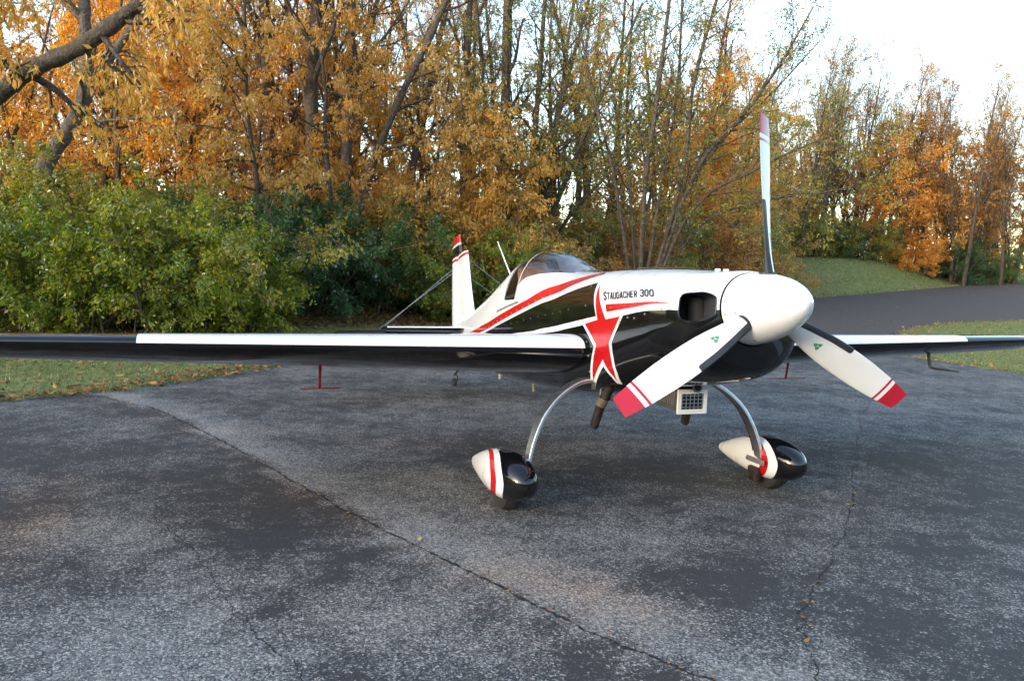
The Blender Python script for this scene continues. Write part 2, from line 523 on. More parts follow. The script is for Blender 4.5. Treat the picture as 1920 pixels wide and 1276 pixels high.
for i, ch in enumerate('STAUDACHER 300'):
    if ch == ' ':
        pen += .34; continue
    sc_ = .84 if 0 < i < 10 else 1.0
    for path in GLYPH[ch]:
        P = []
        for a, b in zip(path[:-1], path[1:]):
            n_ = max(1, int(math.dist(a, b) / .22))
            for q in range(n_): P.append((a[0] + (b[0] - a[0]) * q / n_, a[1] + (b[1] - a[1]) * q / n_))
        P.append(path[-1]); P = np.array(P); closed = path[0] == path[-1]
        n0 = len(tv)
        for k in range(len(P)):
            pa = P[k - 1] if k else (P[-2] if closed else P[0]); pb = P[k + 1] if k < len(P) - 1 else (P[1] if closed else P[-1])
            d1, d2 = P[k] - pa, pb - P[k]
            d1 = d1 / (np.linalg.norm(d1) + 1e-9); d2 = d2 / (np.linalg.norm(d2) + 1e-9)
            if np.linalg.norm(d1) < .5: d1 = d2
            if np.linalg.norm(d2) < .5: d2 = d1
            n1, n2 = np.array([-d1[1], d1[0]]), np.array([-d2[1], d2[0]])
            mt_ = (n1 + n2) / max(.5, 1 + n1 @ n2)
            for sg in (1, -1):
                q = P[k] + mt_ * .094 * sg
                tv.append((pen + q[0] * sc_, q[1] * sc_))
            if k: tf.append((n0 + 2 * k - 2, n0 + 2 * k - 1, n0 + 2 * k + 1, n0 + 2 * k))
    pen += .70 * sc_
tv = np.array(tv)
lo, hi = tv.min(0), tv.max(0)
uv = (tv - lo) / (hi - lo)
q00, q10, q11, q01 = [np.array(a) for a in ((-1.0371,.4120),(-.4255,.4202),(-.4655,.3834),(-1.0905,.3644))]
U, W_ = uv[:, :1], uv[:, 1:]
xt = q00 * (1 - U) * (1 - W_) + q10 * U * (1 - W_) + q11 * U * W_ + q01 * (1 - U) * W_
nn = fus_normal(xt[:, 0], xt[:, 1])
mesh('lettering', B(fus_point(xt[:, 0], xt[:, 1]) + nn * .003), tf, LETTER, fuselage, True, normals=BN(nn))
# cooling inlets, both cheeks
for s in (1, -1):
    P = np.array(INLET); k = len(P)
    ring0 = fus_point(P[:, 0], s * P[:, 1])
    cen = ring0.mean(0)
    verts, faces, fmi = [], [], []
    ins = ring0 + np.array([-.006, 0, 0])
    deep = ins.copy(); deep[:, 0] = -.42; deep[:, 1] = cen[1] + (deep[:, 1] - cen[1]) * .9 + (.06 if s > 0 else -.06) ; deep[:, 2] = cen[2] + (deep[:, 2] - cen[2]) * .95
    for a in (ring0, ins, deep): verts += list(a)
    for r_ in range(2):
        for j in range(k):
            a, b = r_ * k + j, r_ * k + (j + 1) % k
            faces.append((a, b, b + k, a + k)); fmi.append(0)
    faces.append(tuple(range(2 * k, 3 * k))); fmi.append(1)
    o = mesh('air_intake', B(np.array(verts)), faces, [BAFFLE, DARK], plane, False, fm=fmi)
    # ragged metal edge of the opening, rounded
    lip = [tuple(B(p)) for p in catmull(np.vstack([ring0, ring0[:1]]), 3)]
    tube('intake_lip', lip, .004, BLACK, o, 6)
    v, f = tube_arrays([tuple(B(p)) for p in ((-.33, cen[1] + .10 * s, cen[2] - .09), (-.33, cen[1] + .10 * s, cen[2] + .06))], .05, 16)
    mesh('engine_cylinder', v, f, DARK, o, True, auto=50)
# screws and fasteners on the cowl and side panels
bm = bmesh.new()
def screw(x, t, s=1, r=.006):
    p = B(fus_point(x, s * t)); nv = Vector(BN(fus_normal(x, s * t)))
    q = nv.to_track_quat('Z', 'Y').to_matrix().to_4x4(); q.translation = Vector(p)
    bmesh.ops.create_cone(bm, cap_ends=True, segments=8, radius1=r, radius2=r * .7, depth=.006, matrix=q)
for s in (1, -1):
    for k in range(15): screw(-1.95 - k * .135, np.interp(1.95 + k * .135, [1.9, 2.5, 3.17, 4.0], [.288, .345, .400, .46]), s, .0085)
    for x, t in ((-1.35, .31), (-1.32, .42), (-.80, .515), (-.62, .505), (-.95, .50), (-.35, .468), (-1.10, .505), (-1.12, .53), (-1.3, .60), (-1.28, .66), (-1.3, .72), (-1.5, .70), (-1.0, .53), (-.92, .45), (-.70, .50), (-.50, .49), (-2.5, .25), (-2.7, .26)): screw(x, t, s, .0085)
    for k in range(9): screw(-1.62 - k * .16, .42 + k * .004, s, .006)
from_bm('fasteners', bm, ALUD, fuselage)
fuselage.children[-1]['kind'] = 'stuff'
# seams: cowl split line and side panel edge
fus_patch('panel_seam', strip_poly([(-1.075, .02), (-1.075, .2), (-1.075, .35)], .006), .0012, SEAM, fuselage, 0, .012)
fus_patch('panel_seam', strip_poly([(-.40, .01), (-.40, .2), (-.40, .44)], .005), .0012, SEAM, fuselage, 0, .012)
fus_patch('cowl_hump', [(-.55, .05), (-1.25, .06), (-1.3, .02), (-1.3, -.02), (-1.25, -.06), (-.55, -.05), (-.5, 0)], .012, WHITE, fuselage, .05, .02, sides=(1,))
for x in (-.42, -.50):
    bm = bmesh.new(); bm_box(bm, B((x, .05, float(sect(np.array(x))[1]) + .006)), (.035, .02, .016), None, .004); from_bm('cowl_latch', bm, WHITE, fuselage)
# cockpit: tub, seat, glare shield
bm = bmesh.new()
bm_box(bm, B((-2.72, 0, .02)), (1.25, .56, .03))
bm_box(bm, B((-3.28, 0, .14)), (.03, .40, .32), Matrix.Rotation(RD(15), 3, 'Y'))
bm_box(bm, B((-2.14, 0, .14)), (.03, .50, .30))
for s in (-1, 1): bm_box(bm, B((-2.72, .265 * s, .10)), (1.1, .02, .24))
tub = from_bm('cockpit_tub', bm, DARK, plane, False)
bm = bmesh.new()
bm_box(bm, B((-3.06, 0, .33)), (.10, .40, .52), Matrix.Rotation(RD(-24), 3, 'Y'), .04)
bm_box(bm, B((-2.86, 0, .10)), (.42, .40, .10), None, .04)
from_bm('pilot_seat', bm, SEAT, plane)
bm = bmesh.new()
bm_box(bm, B((-3.16, 0, .57)), (.06, .20, .16), Matrix.Rotation(RD(-24), 3, 'Y'), .03)
from_bm('headrest', bm, GREY, plane)
v, f = [], []
gx = [-2.06, -2.16, -2.26]
for x in gx:
    for k in range(13):
        a = -math.pi / 2 + math.pi * k / 12
        v.append(B((x, .24 * math.sin(a), .25 + .12 * math.cos(a))))
for i in range(2):
    for k in range(12):
        a = i * 13 + k; f.append((a, a + 1, a + 14, a + 13))
f.append(tuple(range(26, 39)))
mesh('glare_shield', v, f, DARK, plane, True, auto=40)

# ---- spinner
prof = [(.305, .0), (.303, .012), (.295, .030), (.275, .056), (.24, .086), (.20, .111), (.15, .135), (.10, .152), (.04, .168), (-.02, .180), (-.08, .188), (-.125, .192), (-.132, .190), (-.132, .0)]
pv = catmull(prof[:-3], 3).tolist() + [list(q) for q in prof[-3:]]
k = 64
v, f = [], []
for (x, r_) in pv:
    for j in range(k):
        a = 2 * math.pi * j / k
        v.append(B((x, r_ * math.cos(a), r_ * math.sin(a))))
for i in range(len(pv) - 1):
    for j in range(k):
        a, b = i * k + j, i * k + (j + 1) % k
        f.append((a, b, b + k, a + k))
spinner = mesh('spinner', v, f, WHITE, plane, True, auto=50)
bm = bmesh.new()
for j in range(18):
    a = 2 * math.pi * (j + .5) / 18
    for x, r_ in ((-.105, .190),) + (((-.03, .182),) if j % 3 == 0 else ()):
        p = B((x, r_ * math.cos(a), r_ * math.sin(a))); nv = Vector(BN((0, math.cos(a), math.sin(a))))
        q = nv.to_track_quat('Z', 'Y').to_matrix().to_4x4(); q.translation = Vector(p)
        bmesh.ops.create_cone(bm, cap_ends=True, segments=8, radius1=.0065, radius2=.0045, depth=.004, matrix=q)
o = from_bm('spinner_screws', bm, ALUD, spinner); o['kind'] = 'stuff'

# ---- propeller blades
RS = np.array([.10, .15, .20, .27, .35, .43, .52, .61, .70, .78, .853, .868, .892, .915, .96, .985, .998])
CH = np.interp(RS, [.10, .16, .25, .40, .55, .70, .85, .96, .998], [.085, .098, .128, .170, .180, .172, .150, .122, .108])
TH = np.interp(RS, [.10, .16, .25, .40, .60, .80, 1.0], [.07, .055, .034, .024, .017, .012, .007])
TW = np.interp(RS, [.10, .20, .35, .55, .75, 1.0], [49, 48, 45, 41, 36, 30])
def blade_pts(theta, r, off=0.0, c0=-1.0, ring=None):
    pass
def blade_frame(theta, r):
    th_ = RD(theta)
    rad = np.array([0, math.cos(th_), math.sin(th_)])
    tan = np.array([0, -math.sin(th_), math.cos(th_)])
    b = RD(np.interp(r, RS, TW))
    c = math.sin(b) * np.array([1, 0, 0]) + math.cos(b) * tan       # towards the leading edge
    n = np.cross(rad, c)
    # n points to the forward (camber) side
    if n[0] < 0: n = -n
    return rad, c, n
def blade_xyz(theta, r, u, side, off=0.0):
    """u in -0.5 (trailing) .. 0.5 (leading); side +1 camber, -1 flat"""
    rad, c, n = blade_frame(theta, r)
    ch, tk = np.interp(r, RS, CH), np.interp(r, RS, TH)
    s = u + .5
    y = tk * (1 - (2 * abs(u)) ** 2.2) ** .6 if abs(u) < .5 else 0
    h = (y * .72 if side > 0 else -y * .28)
    lead = np.interp(r, [0, .3, 1], [.0, -.005, .0]) 
    slant = .012 * (u) if r > .99 else 0
    return rad * (r + slant) + c * (u * ch + lead) + n * (h + off * side)
US = [.5, .485, .45, .38, .28, .15, 0, -.15, -.28, -.38, -.45, -.485, -.5]
for theta in (89.6, 209.6, 329.6):
    v, f, fmi = [], [], []
    ring = [(u, 1) for u in US] + [(u, -1) for u in US[-2:0:-1]]
    kk = len(ring)
    for r_ in RS:
        for u, sd_ in ring: v.append(B(blade_xyz(theta, r_, u, sd_)))
    for i in range(len(RS) - 1):
        rm = (RS[i] + RS[i + 1]) / 2
        red = (.853 < rm < .868) or rm > .892
        for j in range(kk):
            a, b = i * kk + j, i * kk + (j + 1) % kk
            f.append((a, b, b + kk, a + kk)); fmi.append(1 if red else 0)
    f.append(tuple(range((len(RS) - 1) * kk, len(RS) * kk))); fmi.append(1)
    bl = mesh('propeller_blade', v, f, [PROPWHITE, PROPRED], plane, True, fm=fmi, auto=60)
    # leading edge erosion strip
    rs = [.13, .17, .22, .28, .35, .42, .49, .535, .545]
    wd = [.21, .21, .20, .19, .18, .17, .17, .165, .12]
    v, f = [], []
    loop_n = 17
    for r_, w_ in zip(rs, wd):
        for q in np.linspace(-1, 1, loop_n):
            u = .5 - w_ * abs(q) ** 1.5
            p = blade_xyz(theta, r_, u, 1 if q < 0 else -1, .0022)
            if abs(q) < .3:
                rad, c, n = blade_frame(theta, r_); p = p + c * .0022
            v.append(B(p))
    for i in range(len(rs) - 1):
        for j in range(loop_n - 1):
            a = i * loop_n + j; f.append((a, a + 1, a + 1 + loop_n, a + loop_n))
    mesh('leading_edge_strip', v, f, STRIP, bl, True)
    # three-arrow maker's emblem
    v, f = [], []
    for a0 in (270, 30, 150):
        for sgn in (1, -1):
            A = RD(a0)
            ax = np.array([math.cos(A), math.sin(A)]); pe = np.array([-math.sin(A), math.cos(A)]) * sgn
            pts = [ax * .10 + pe * .03, ax * .70 + pe * .03, ax * 1.15 + pe * .05, ax * .40 + pe * .46, ax * .22 + pe * .30]
            n0 = len(v)
            for q in pts:
                r_ = .365 + q[1] * .027; u = q[0] * .027 / .17 - .02
                v.append(B(blade_xyz(theta, r_, u, 1, .0012)))
            f.append(tuple(n0 + i for i in range(5)))
    mesh('emblem', v, f, GREEN, bl, False)
    # dark collar: shade of the open blade hole put into its colour
    rad, c, n = blade_frame(theta, .12)
    v, f = tube_arrays([B(rad * .150), B(rad * .1745), B(rad * .178)], [.048, .047, .042], 20)
    mesh('root_hole_shade', v, f, STRIP, bl, True, auto=40)

# ---- wings
def naca(xc, t): return 5 * t * (.2969 * math.sqrt(max(xc, 0)) - .126 * xc - .3516 * xc ** 2 + .2843 * xc ** 3 - .1036 * xc ** 4)
XC = [0, .004, .012, .03, .06, .10, .16, .24, .33, .43, .53, .63, .735]
XA = [.75, .80, .86, .92, .97, 1.0]
WTIP = 3.98
def wing_le(y): y = abs(y); return (-1.262 - .0502 * y, -.183 + .0166 * y)
def wing_ch(y): return np.interp(abs(y), [0, .4, WTIP], [1.52, 1.46, .82])
INC = RD(3.6)
def wing_pt(y, xc, side, sc=1.0):
    lx, lz = wing_le(y); ch = wing_ch(y)
    tk = np.interp(abs(y), [0, WTIP], [.182, .150]) * sc
    h = naca(xc, tk) * ch * side
    x, z = -xc * ch, h
    return (lx + x * math.cos(INC) + z * math.sin(INC), y, lz + x * math.sin(INC) + z * math.cos(INC))
def wing_shell(name, ys, xcs, s, blunt, parent, topblack=3.084):
    ring = [(x, 1) for x in xcs[::-1]] + [(x, -1) for x in (xcs[1:] if xcs[0] == 0 else xcs)]
    kk = len(ring); v, f, fmi = [], [], []
    for y in ys:
        sc = 1.0
        if y > WTIP - .001: sc = .35
        elif y > WTIP - .05: sc = .8
        for xc, sd_ in ring: v.append(B(wing_pt(s * y, xc, sd_, sc)))
    for i in range(len(ys) - 1):
        ym = (ys[i] + ys[i + 1]) / 2
        for j in range(kk):
            a, b = i * kk + j, i * kk + (j + 1) % kk
            q = (a, b, b + kk, a + kk)
            f.append(q if s < 0 else q[::-1])
            up_ = j < len(xcs) - 1
            fmi.append(0 if (up_ and .43 < ym < topblack) else 1)
    f.append(tuple(range(kk))); fmi.append(1)
    f.append(tuple(range((len(ys) - 1) * kk, len(ys) * kk))); fmi.append(1)
    return mesh(name, v, f, [WHITE, BLACK], parent, True, fm=fmi, auto=35)
full = XC + XA
for s in (-1, 1):
    ys = [.28, .43, .8, 1.2, 1.52]
    wing = wing_shell('wing', ys, XC, s, False, plane)
    wing_shell('wing_root_panel', [.28, .43, .8, 1.2, 1.515], XA, s, True, wing)
    wing_shell('outer_panel', [1.5201, 2.0, 2.6, 3.084, 3.3, 3.7, WTIP - .05, WTIP - .015, WTIP], XC, s, False, wing)
    wing_shell('aileron', [1.525, 2.0, 2.6, 3.084, 3.3, 3.7, WTIP - .05, WTIP - .015, WTIP], XA, s, True, wing)
    # aileron spade: arm and flat plate
    y0 = 2.0 * s
    top = B(wing_pt(y0, .80, -1))
    tube('spade_arm', [tuple(top + np.array([0, 0, .02])), (top[0] + .02, y0, top[2] - .04), (-1.12, y0, .60)], [.010, .010, .009], RED, wing, 8)
    bm = bmesh.new()
    bm_box(bm, (-1.11, y0, .598), (.20, .26, .006), Matrix.Rotation(RD(-8), 3, 'Y'), .002)
    from_bm('spade_plate', bm, RED, wing)
    bm = bmesh.new()
    bm_box(bm, (top[0] + .005, y0, top[2] - .015), (.05, .022, .045), None, .004)
    from_bm('spade_bracket', bm, RED, wing)
    if s > 0:
        wb = B(wing_pt(2.93, .25, -1))
        tube('pitot_tube', [(wb[0], 2.93, wb[2] + .02), (wb[0] + .01, 2.93, wb[2] - .05), (wb[0] + .015, 2.945, .772), (wb[0] + .05, 2.95, .766), (wb[0] + .28, 2.95, .772)], [.014, .013, .012, .011, .008], COOLER, wing, 10)

# ---- tail
def loft_surface(name, secs, mats, parent, paint=None, tk=.09, nx=14):
    """secs: list of (le xyz, te xyz, thickness dir, thickness) in body frame"""
    v, f, fmi = [], [], []
    xs = [0, .01, .04, .1, .2, .35, .55, .75, .9, 1.0]
    ring = [(x, 1) for x in xs[::-1]] + [(x, -1) for x in xs[1:-1]]
    kk = len(ring)
    for le, te, nd, t_ in secs:
        le, te, nd = map(np.array, (le, te, nd))
        for x, sd_ in ring: v.append(le + (te - le) * x + nd * sd_ * (naca(x, t_ / np.linalg.norm(te - le)) * np.linalg.norm(te - le) + .002))
    for i in range(len(secs) - 1):
        for j in range(kk):
            a, b = i * kk + j, i * kk + (j + 1) % kk
            f.append((a, b, b + kk, a + kk))
    f.append(tuple(range(kk))); f.append(tuple(range((len(secs) - 1) * kk, len(secs) * kk)))
    v = np.array(v)
    bm = bmesh.new()
    bv = [bm.verts.new(p) for p in v]
    for q in f:
        try: bm.faces.new([bv[i] for i in q])
        except ValueError: pass
    if paint:
        cuts, fn = paint
        for co, no in cuts:
            bmesh.ops.bisect_plane(bm, geom=bm.verts[:] + bm.edges[:] + bm.faces[:], dist=1e-5, plane_co=co, plane_no=no)
        for q in bm.faces: q.material_index = fn(q.calc_center_median())
    for q in bm.verts: q.co = Vector(B(q.co))
    return from_bm(name, bm, mats, parent, True, 35)
fn_dir = (0, 1, 0)
SL = .06                                     # slope of the paint bands on the fin
def band(p): return p.z - SL * (p.x + 5.5)
levels = [.99, 1.022, 1.042, 1.165, 1.19]
cuts = [((-5.5, 0, L_), (-SL, 0, 1)) for L_ in levels]
def fin_paint(p):
    q = band(p)
    if q < .99: return 0
    if q < 1.022: return 1
    if q < 1.042: return 0
    if q < 1.165: return 2
    if q < 1.19: return 0
    return 1
fin = loft_surface('fin', [((-5.02, 0, .22), (-5.70, 0, .15), fn_dir, .055), ((-5.16, 0, .60), (-5.70, 0, .6), fn_dir, .048), ((-5.285, 0, 1.05), (-5.70, 0, 1.05), fn_dir, .04)], [WHITE, RED, BLACK], plane, (cuts, fin_paint))
dfl = RD(0)
def rud(x, z): return (-5.706 - (x) * math.cos(dfl), x * math.sin(dfl), z)
loft_surface('rudder', [(rud(0, .02), rud(.27, .02), fn_dir, .05), (rud(0, .6), rud(.26, .6), fn_dir, .044), (rud(0, 1.058), rud(.23, 1.058), fn_dir, .036), (rud(-.17, 1.062), rud(.23, 1.062), fn_dir, .036), (rud(-.115, 1.285), rud(.20, 1.235), fn_dir, .026)], [WHITE, RED, BLACK], plane, (cuts, fin_paint))
zd = (0, 0, 1)
for s in (-1, 1):
    st = loft_surface('stabilizer', [((-4.90, .06 * s, .135), (-5.55, .06 * s, .12), zd, .06), ((-4.96, 1.0 * s, .14), (-5.5, 1.0 * s, .13), zd, .045)], [WHITE, BLACK], plane, ([((0, 0, .137), (.015, 0, 1))], lambda p: 0 if p.z > .137 else 1))
    loft_surface('elevator', [((-5.56, .06 * s, .12), (-5.95, .06 * s, .05), zd, .045), ((-5.51, 1.01 * s, .13), (-5.90, 1.01 * s, .06), zd, .036), ((-4.97, 1.012 * s, .115), (-5.88, 1.012 * s, .06), zd, .04), ((-5.02, 1.50 * s, .105), (-5.80, 1.50 * s, .07), zd, .03)], [BLACK], plane)
    for a, b in (((-5.12, 1.0 * s, .16), (-5.32, 0, .97)), ((-5.45, 1.0 * s, .15), (-5.70, 0, .88))):
        tube('bracing_wire', [B(a), B(b)], .0022, STEEL, plane, 6)
    for a in ((-5.12, 1.0 * s, .13), (-5.45, 1.0 * s, .13)):
        tube('bracing_wire', [B(a), B((a[0] - .05, .05 * s, -.18))], .0022, STEEL, plane, 6)
tube('antenna', [B((-3.74, 0, .48)), B((-3.86, 0, .605)), B((-4.23, 0, .988))], [.010, .008, .005], WHITE, plane, 8)
for x, L_ in ((-3.16, .125), (-4.07, .10)):
    bm = bmesh.new()
    bm_box(bm, B((x, -.05, float(sect(np.array(x))[2]) - .03)), (.034, .018, L_), Matrix.Rotation(RD(-10), 3, 'Y'), .005)
    from_bm('belly_vent', bm, TAN, plane)

# ---- tail wheel
tw = tube('tail_spring', [B((-5.5, 0, -.10)), (-4.55, 0, .20), (-4.66, 0, .15)], [.018, .016, .014], COOLER, plane, 8)
def lathe_y(name, prof, c, mat, parent, k=40, auto=40):
    v, f = [], []
    for (r_, y) in prof:
        for j in range(k):
            a = 2 * math.pi * j / k
            v.append((c[0] + r_ * math.cos(a), c[1] + y, c[2] + r_ * math.sin(a)))
    n = len(prof)
    for i in range(n - 1):
        for j in range(k):
            a, b = i * k + j, i * k + (j + 1) % k
            f.append((a, b, b + k, a + k))
    f.append(tuple(range(k))); f.append(tuple(range((n - 1) * k, n * k)))
    return mesh(name, v, f, mat, parent, True, auto=auto)
twh = lathe_y('tail_wheel', [(.02, -.02), (.042, -.022), (.050, -.014), (.053, 0), (.050, .014), (.042, .022), (.02, .02)], (-4.66, 0, .053), RUBBER, plane, 24)
tube('tail_fork', [(-4.66, 0, .16), (-4.66, .04, .13), (-4.66, .04, .07)], .009, COOLER, plane, 8)

# ---- main gear: legs, fairings, wheels, brake plates
AXZ = .185
for s in (-1, 1):
    path = catmull([(-.14, .26 * s, .768), (-.13, .36 * s, .775), (-.115, .47 * s, .766), (-.08, .61 * s, .70), (-.04, .735 * s, .585), (-.005, .815 * s, .44), (.02, .858 * s, .30), (.03, .872 * s, AXZ)], 6)
    v, f = [], []
    n = len(path)
    for i, p in enumerate(path):
        t_ = path[min(i + 1, n - 1)] - path[max(i - 1, 0)]
        t_ = t_ / np.linalg.norm(t_)
        nd = np.array([0, -t_[2], t_[1]])
        wdt = np.interp(i / n, [0, 1], [.105, .070]) / 2; thk = np.interp(i / n, [0, 1], [.030, .020]) / 2
        for a, b in ((-1, -.6), (-.93, -1), (.93, -1), (1, -.6), (1, .6), (.93, 1), (-.93, 1), (-1, .6)):
            v.append(p + np.array([a * wdt, 0, 0]) + nd * b * thk)
    for i in range(n - 1):
        for j in range(8):
            a, b = i * 8 + j, i * 8 + (j + 1) % 8
            f.append((a, b, b + 8, a + 8))
    f.append(tuple(range(8))); f.append(tuple(range((n - 1) * 8, n * 8)))
    leg = mesh('landing_gear_leg', v, f, ALU, plane, True, auto=30)
    tube('brake_line', [tuple(p + np.array([-.055, 0, -.004])) for p in path[6:]], .005, RUBBER, leg, 6)
    yc = .985 * s
    wheel = lathe_y('wheel', [(.10, -.058), (.145, -.062), (.172, -.05), (.184, -.02), (.186, 0), (.184, .02), (.172, .05), (.145, .062), (.10, .058)], (0, yc, AXZ), RUBBER, plane)
    lathe_y('wheel_hub', [(.02, -.064), (.06, -.064), (.098, -.055), (.098, .055), (.06, .064), (.02, .064)], (0, yc, AXZ), ALUD, wheel, 24)
    # teardrop fairing
    PX = np.array([.315, .308, .29, .255, .20, .12, .02, -.10, -.22, -.34, -.44, -.50, -.522, -.53])
    PW = np.array([.004, .034, .062, .088, .110, .126, .130, .120, .100, .074, .050, .032, .018, .004])
    PT = np.array([.235, .268, .300, .330, .357, .378, .386, .378, .350, .308, .266, .238, .220, .206])
    PB = np.array([.225, .200, .176, .150, .126, .106, .096, .100, .112, .132, .154, .173, .188, .200])
    def pant(u, t):
        # u in 0..1 along the fairing, t angle fraction (0 top, .5 inboard/outboard side, 1 bottom), signed
        ss = np.interp(u, np.linspace(0, 1, len(PX)), np.arange(len(PX)))
        def sm(a):
            i = np.clip(np.floor(ss).astype(int), 0, len(PX) - 2); fr = ss - i
            am = np.vstack([a[None, :]])[0]
            p0, p1, p2, p3 = am[np.clip(i - 1, 0, len(PX) - 1)], am[i], am[i + 1], am[np.clip(i + 2, 0, len(PX) - 1)]
            return .5 * (2 * p1 + (-p0 + p2) * fr + (2 * p0 - 5 * p1 + 4 * p2 - p3) * fr ** 2 + (-p0 + 3 * p1 - 3 * p2 + p3) * fr ** 3)
        x, wd_, tz, bz = sm(PX), sm(PW), sm(PT), sm(PB)
        a = t * np.pi
        cz, hz = (tz + bz) / 2, (tz - bz) / 2
        sn, cs = np.sin(a), np.cos(a)
        rr = (np.abs(sn) ** 2.3 + np.abs(cs) ** 2.3) ** (-1 / 2.3)
        y = yc - wd_ * sn * rr
        ya = RD(5)
        return np.stack([x * math.cos(ya) - (y - yc) * math.sin(ya), yc + (y - yc) * math.cos(ya) + x * math.sin(ya), cz + hz * cs * rr - .02], -1)
    us = np.linspace(0, 1, 53); ts = np.linspace(-1, 1, 61)
    bm = bmesh.new()
    g = [[bm.verts.new((u, t, 0)) for t in ts] for u in us]
    for i in range(len(us) - 1):
        for j in range(len(ts) - 1):
            bm.faces.new((g[i][j], g[i + 1][j], g[i + 1][j + 1], g[i][j + 1]))
    bm.normal_update()
    # paint boundaries: curves u(t), furthest forward at mid height, swept back to the top
    def ucurve(t, o_): 
        a = abs(t)
        return o_ + .30 * ((a - .52) / .52) ** 2 if a < .52 else o_ + .22 * ((a - .52) / .48) ** 2
    offs = (.315, .385, .442)
    for o_ in offs:
        tk = np.linspace(-1, 1, 41)
        for i in range(40):
            a = np.array([ucurve(tk[i], o_), tk[i]]); b = np.array([ucurve(tk[i + 1], o_), tk[i + 1]])
            fs = [q for q in bm.faces if min(vv.co.y for vv in q.verts) < max(a[1], b[1]) and max(vv.co.y for vv in q.verts) > min(a[1], b[1]) and min(vv.co.x for vv in q.verts) < max(a[0], b[0]) + .02 and max(vv.co.x for vv in q.verts) > min(a[0], b[0]) - .02]
            es = set(e for q in fs for e in q.edges); vs = set(vv for q in fs for vv in q.verts)
            d = b - a
            if fs: bmesh.ops.bisect_plane(bm, geom=list(vs) + list(es) + fs, dist=1e-6, plane_co=(a[0], a[1], 0), plane_no=(-d[1], d[0], 0))
    for q in bm.faces:
        c_ = q.calc_center_median()
        o_ = [ucurve(c_.y, k_) for k_ in offs]
        q.material_index = 0 if c_.x < o_[0] else (1 if c_.x < o_[1] else (2 if c_.x < o_[2] else 1))
    vv = np.array([(q.co.x, q.co.y) for q in bm.verts])
    xyz = pant(vv[:, 0], vv[:, 1])
    for q, p in zip(bm.verts, xyz): q.co = Vector(p)
    bmesh.ops.remove_doubles(bm, verts=bm.verts[:], dist=1e-5)
    fairing = from_bm('wheel_fairing', bm, [BLACK, WHITE, RED], plane, True, 60)
    # bracket and brake caliper on the inboard side
    yi = (.985 - .135) * s
    bm = bmesh.new()
    bm_box(bm, (.03, yi - .012 * s, .215), (.19, .012, .035), None, .004)
    for dx in (-.05, .11): bm_box(bm, (dx, yi - .022 * s, .215), (.016, .012, .016), None, .003)
    from_bm('fairing_bracket', bm, ALUD, fairing)
    bm = bmesh.new()
    bm_box(bm, (.0, yi + .01 * s, .115), (.10, .05, .10), None, .012)
    bm_box(bm, (-.03, yi - .02 * s, .10), (.05, .03, .05), None, .008)
    from_bm('brake_caliper', bm, PIPE, wheel)

# ---- exhausts, oil cooler, hoses under the cowling
for s in (-1, 1):
    ex = tube('exhaust_pipe', [(.10, .27 * s, .84), (.0, .30 * s, .74), (-.06, .33 * s, .62), (-.11, .345 * s, .475)], [.030, .030, .030, .030], PIPE, plane, 20)
    v, f = tube_arrays([(-.037, .319 * s, .672), (-.060, .33 * s, .622)], .036, 20)
    mesh('pipe_clamp', v, f, CLAMP, ex, True, auto=40)
    bm = bmesh.new(); bm_box(bm, (-.03, .275 * s - .0, .67), (.03, .02, .03), None, .004); from_bm('clamp_bolt', bm, CLAMP, ex)
    v, f = tube_arrays([(-.1105, .3453 * s, .4745), (-.112, .3457 * s, .473)], .026, 20)
    mesh('pipe_bore', v, f, DARK, ex, False)
bm = bmesh.new()
cy, cz = .052, .722
bm_box(bm, (.27, cy, cz), (.26, .186, .135), None, .006)
cooler = from_bm('oil_cooler', bm, COOLER, plane)
# cooling slots with fins on its side
for k in range(9):
    bm = bmesh.new()
    bm_box(bm, (.355 - k * .022, cy - .0945, cz + .008), (.005, .008, .085), Matrix.Rotation(RD(6), 3, 'Y'))
    from_bm('cooling_fin', bm, ALUD, cooler, False)
# white front flange as a frame with an open grid
bm = bmesh.new()
fx, fw_, fh = .408, .205, .152
ow, oh = .158, .096
for dy, dz, sy, sz in ((0, (fh + oh) / 4, fw_, (fh - oh) / 2), (0, -(fh + oh) / 4, fw_, (fh - oh) / 2), ((fw_ + ow) / 4, 0, (fw_ - ow) / 2, oh), (-(fw_ + ow) / 4, 0, (fw_ - ow) / 2, oh)):
    bm_box(bm, (fx, cy + dy, cz + dz - .004), (.014, sy, sz))
fl = from_bm('cooler_flange', bm, WHITE, cooler, False)
bm = bmesh.new(); bm_box(bm, (fx - .006, cy, cz - .004), (.004, ow, oh)); from_bm('cooler_core', bm, DARK, cooler, False)
for k in range(6):
    bm = bmesh.new(); bm_box(bm, (fx + .002, cy - ow / 2 + .008 + k * (ow - .016) / 5, cz - .004), (.004, .0032, oh)); from_bm('grille_bar', bm, ALU, cooler, False)
for k in range(4):
    bm = bmesh.new(); bm_box(bm, (fx + .0062, cy, cz - .004 - oh / 2 + .014 + k * (oh - .026) / 3), (.003, ow, .0032)); from_bm('grille_bar', bm, ALU, cooler, False)
hose = tube('breather_hose', [(.20, .06, .83), (.32, .065, .818), (.43, .07, .810)], .030, RUBBER, plane, 20)
v, f = tube_arrays([(.425, .07, .8105), (.434, .0702, .81)], [.036, .036], 20); mesh('hose_clamp', v, f, ALUD, hose, True, auto=40)
v, f = tube_arrays([(.4345, .0702, .81), (.4355, .0702, .81)], .024, 16); mesh('hose_bore', v, f, DARK, hose, False)
tube('drain_tube', [(.30, .13, .90), (.36, .13, .86), (.38, .125, .80)], .010, ALUD, plane, 8)
tube('drain_tube', [(-.10, -.315, .72), (-.10, -.32, .63)], .006, ALUD, plane, 8)

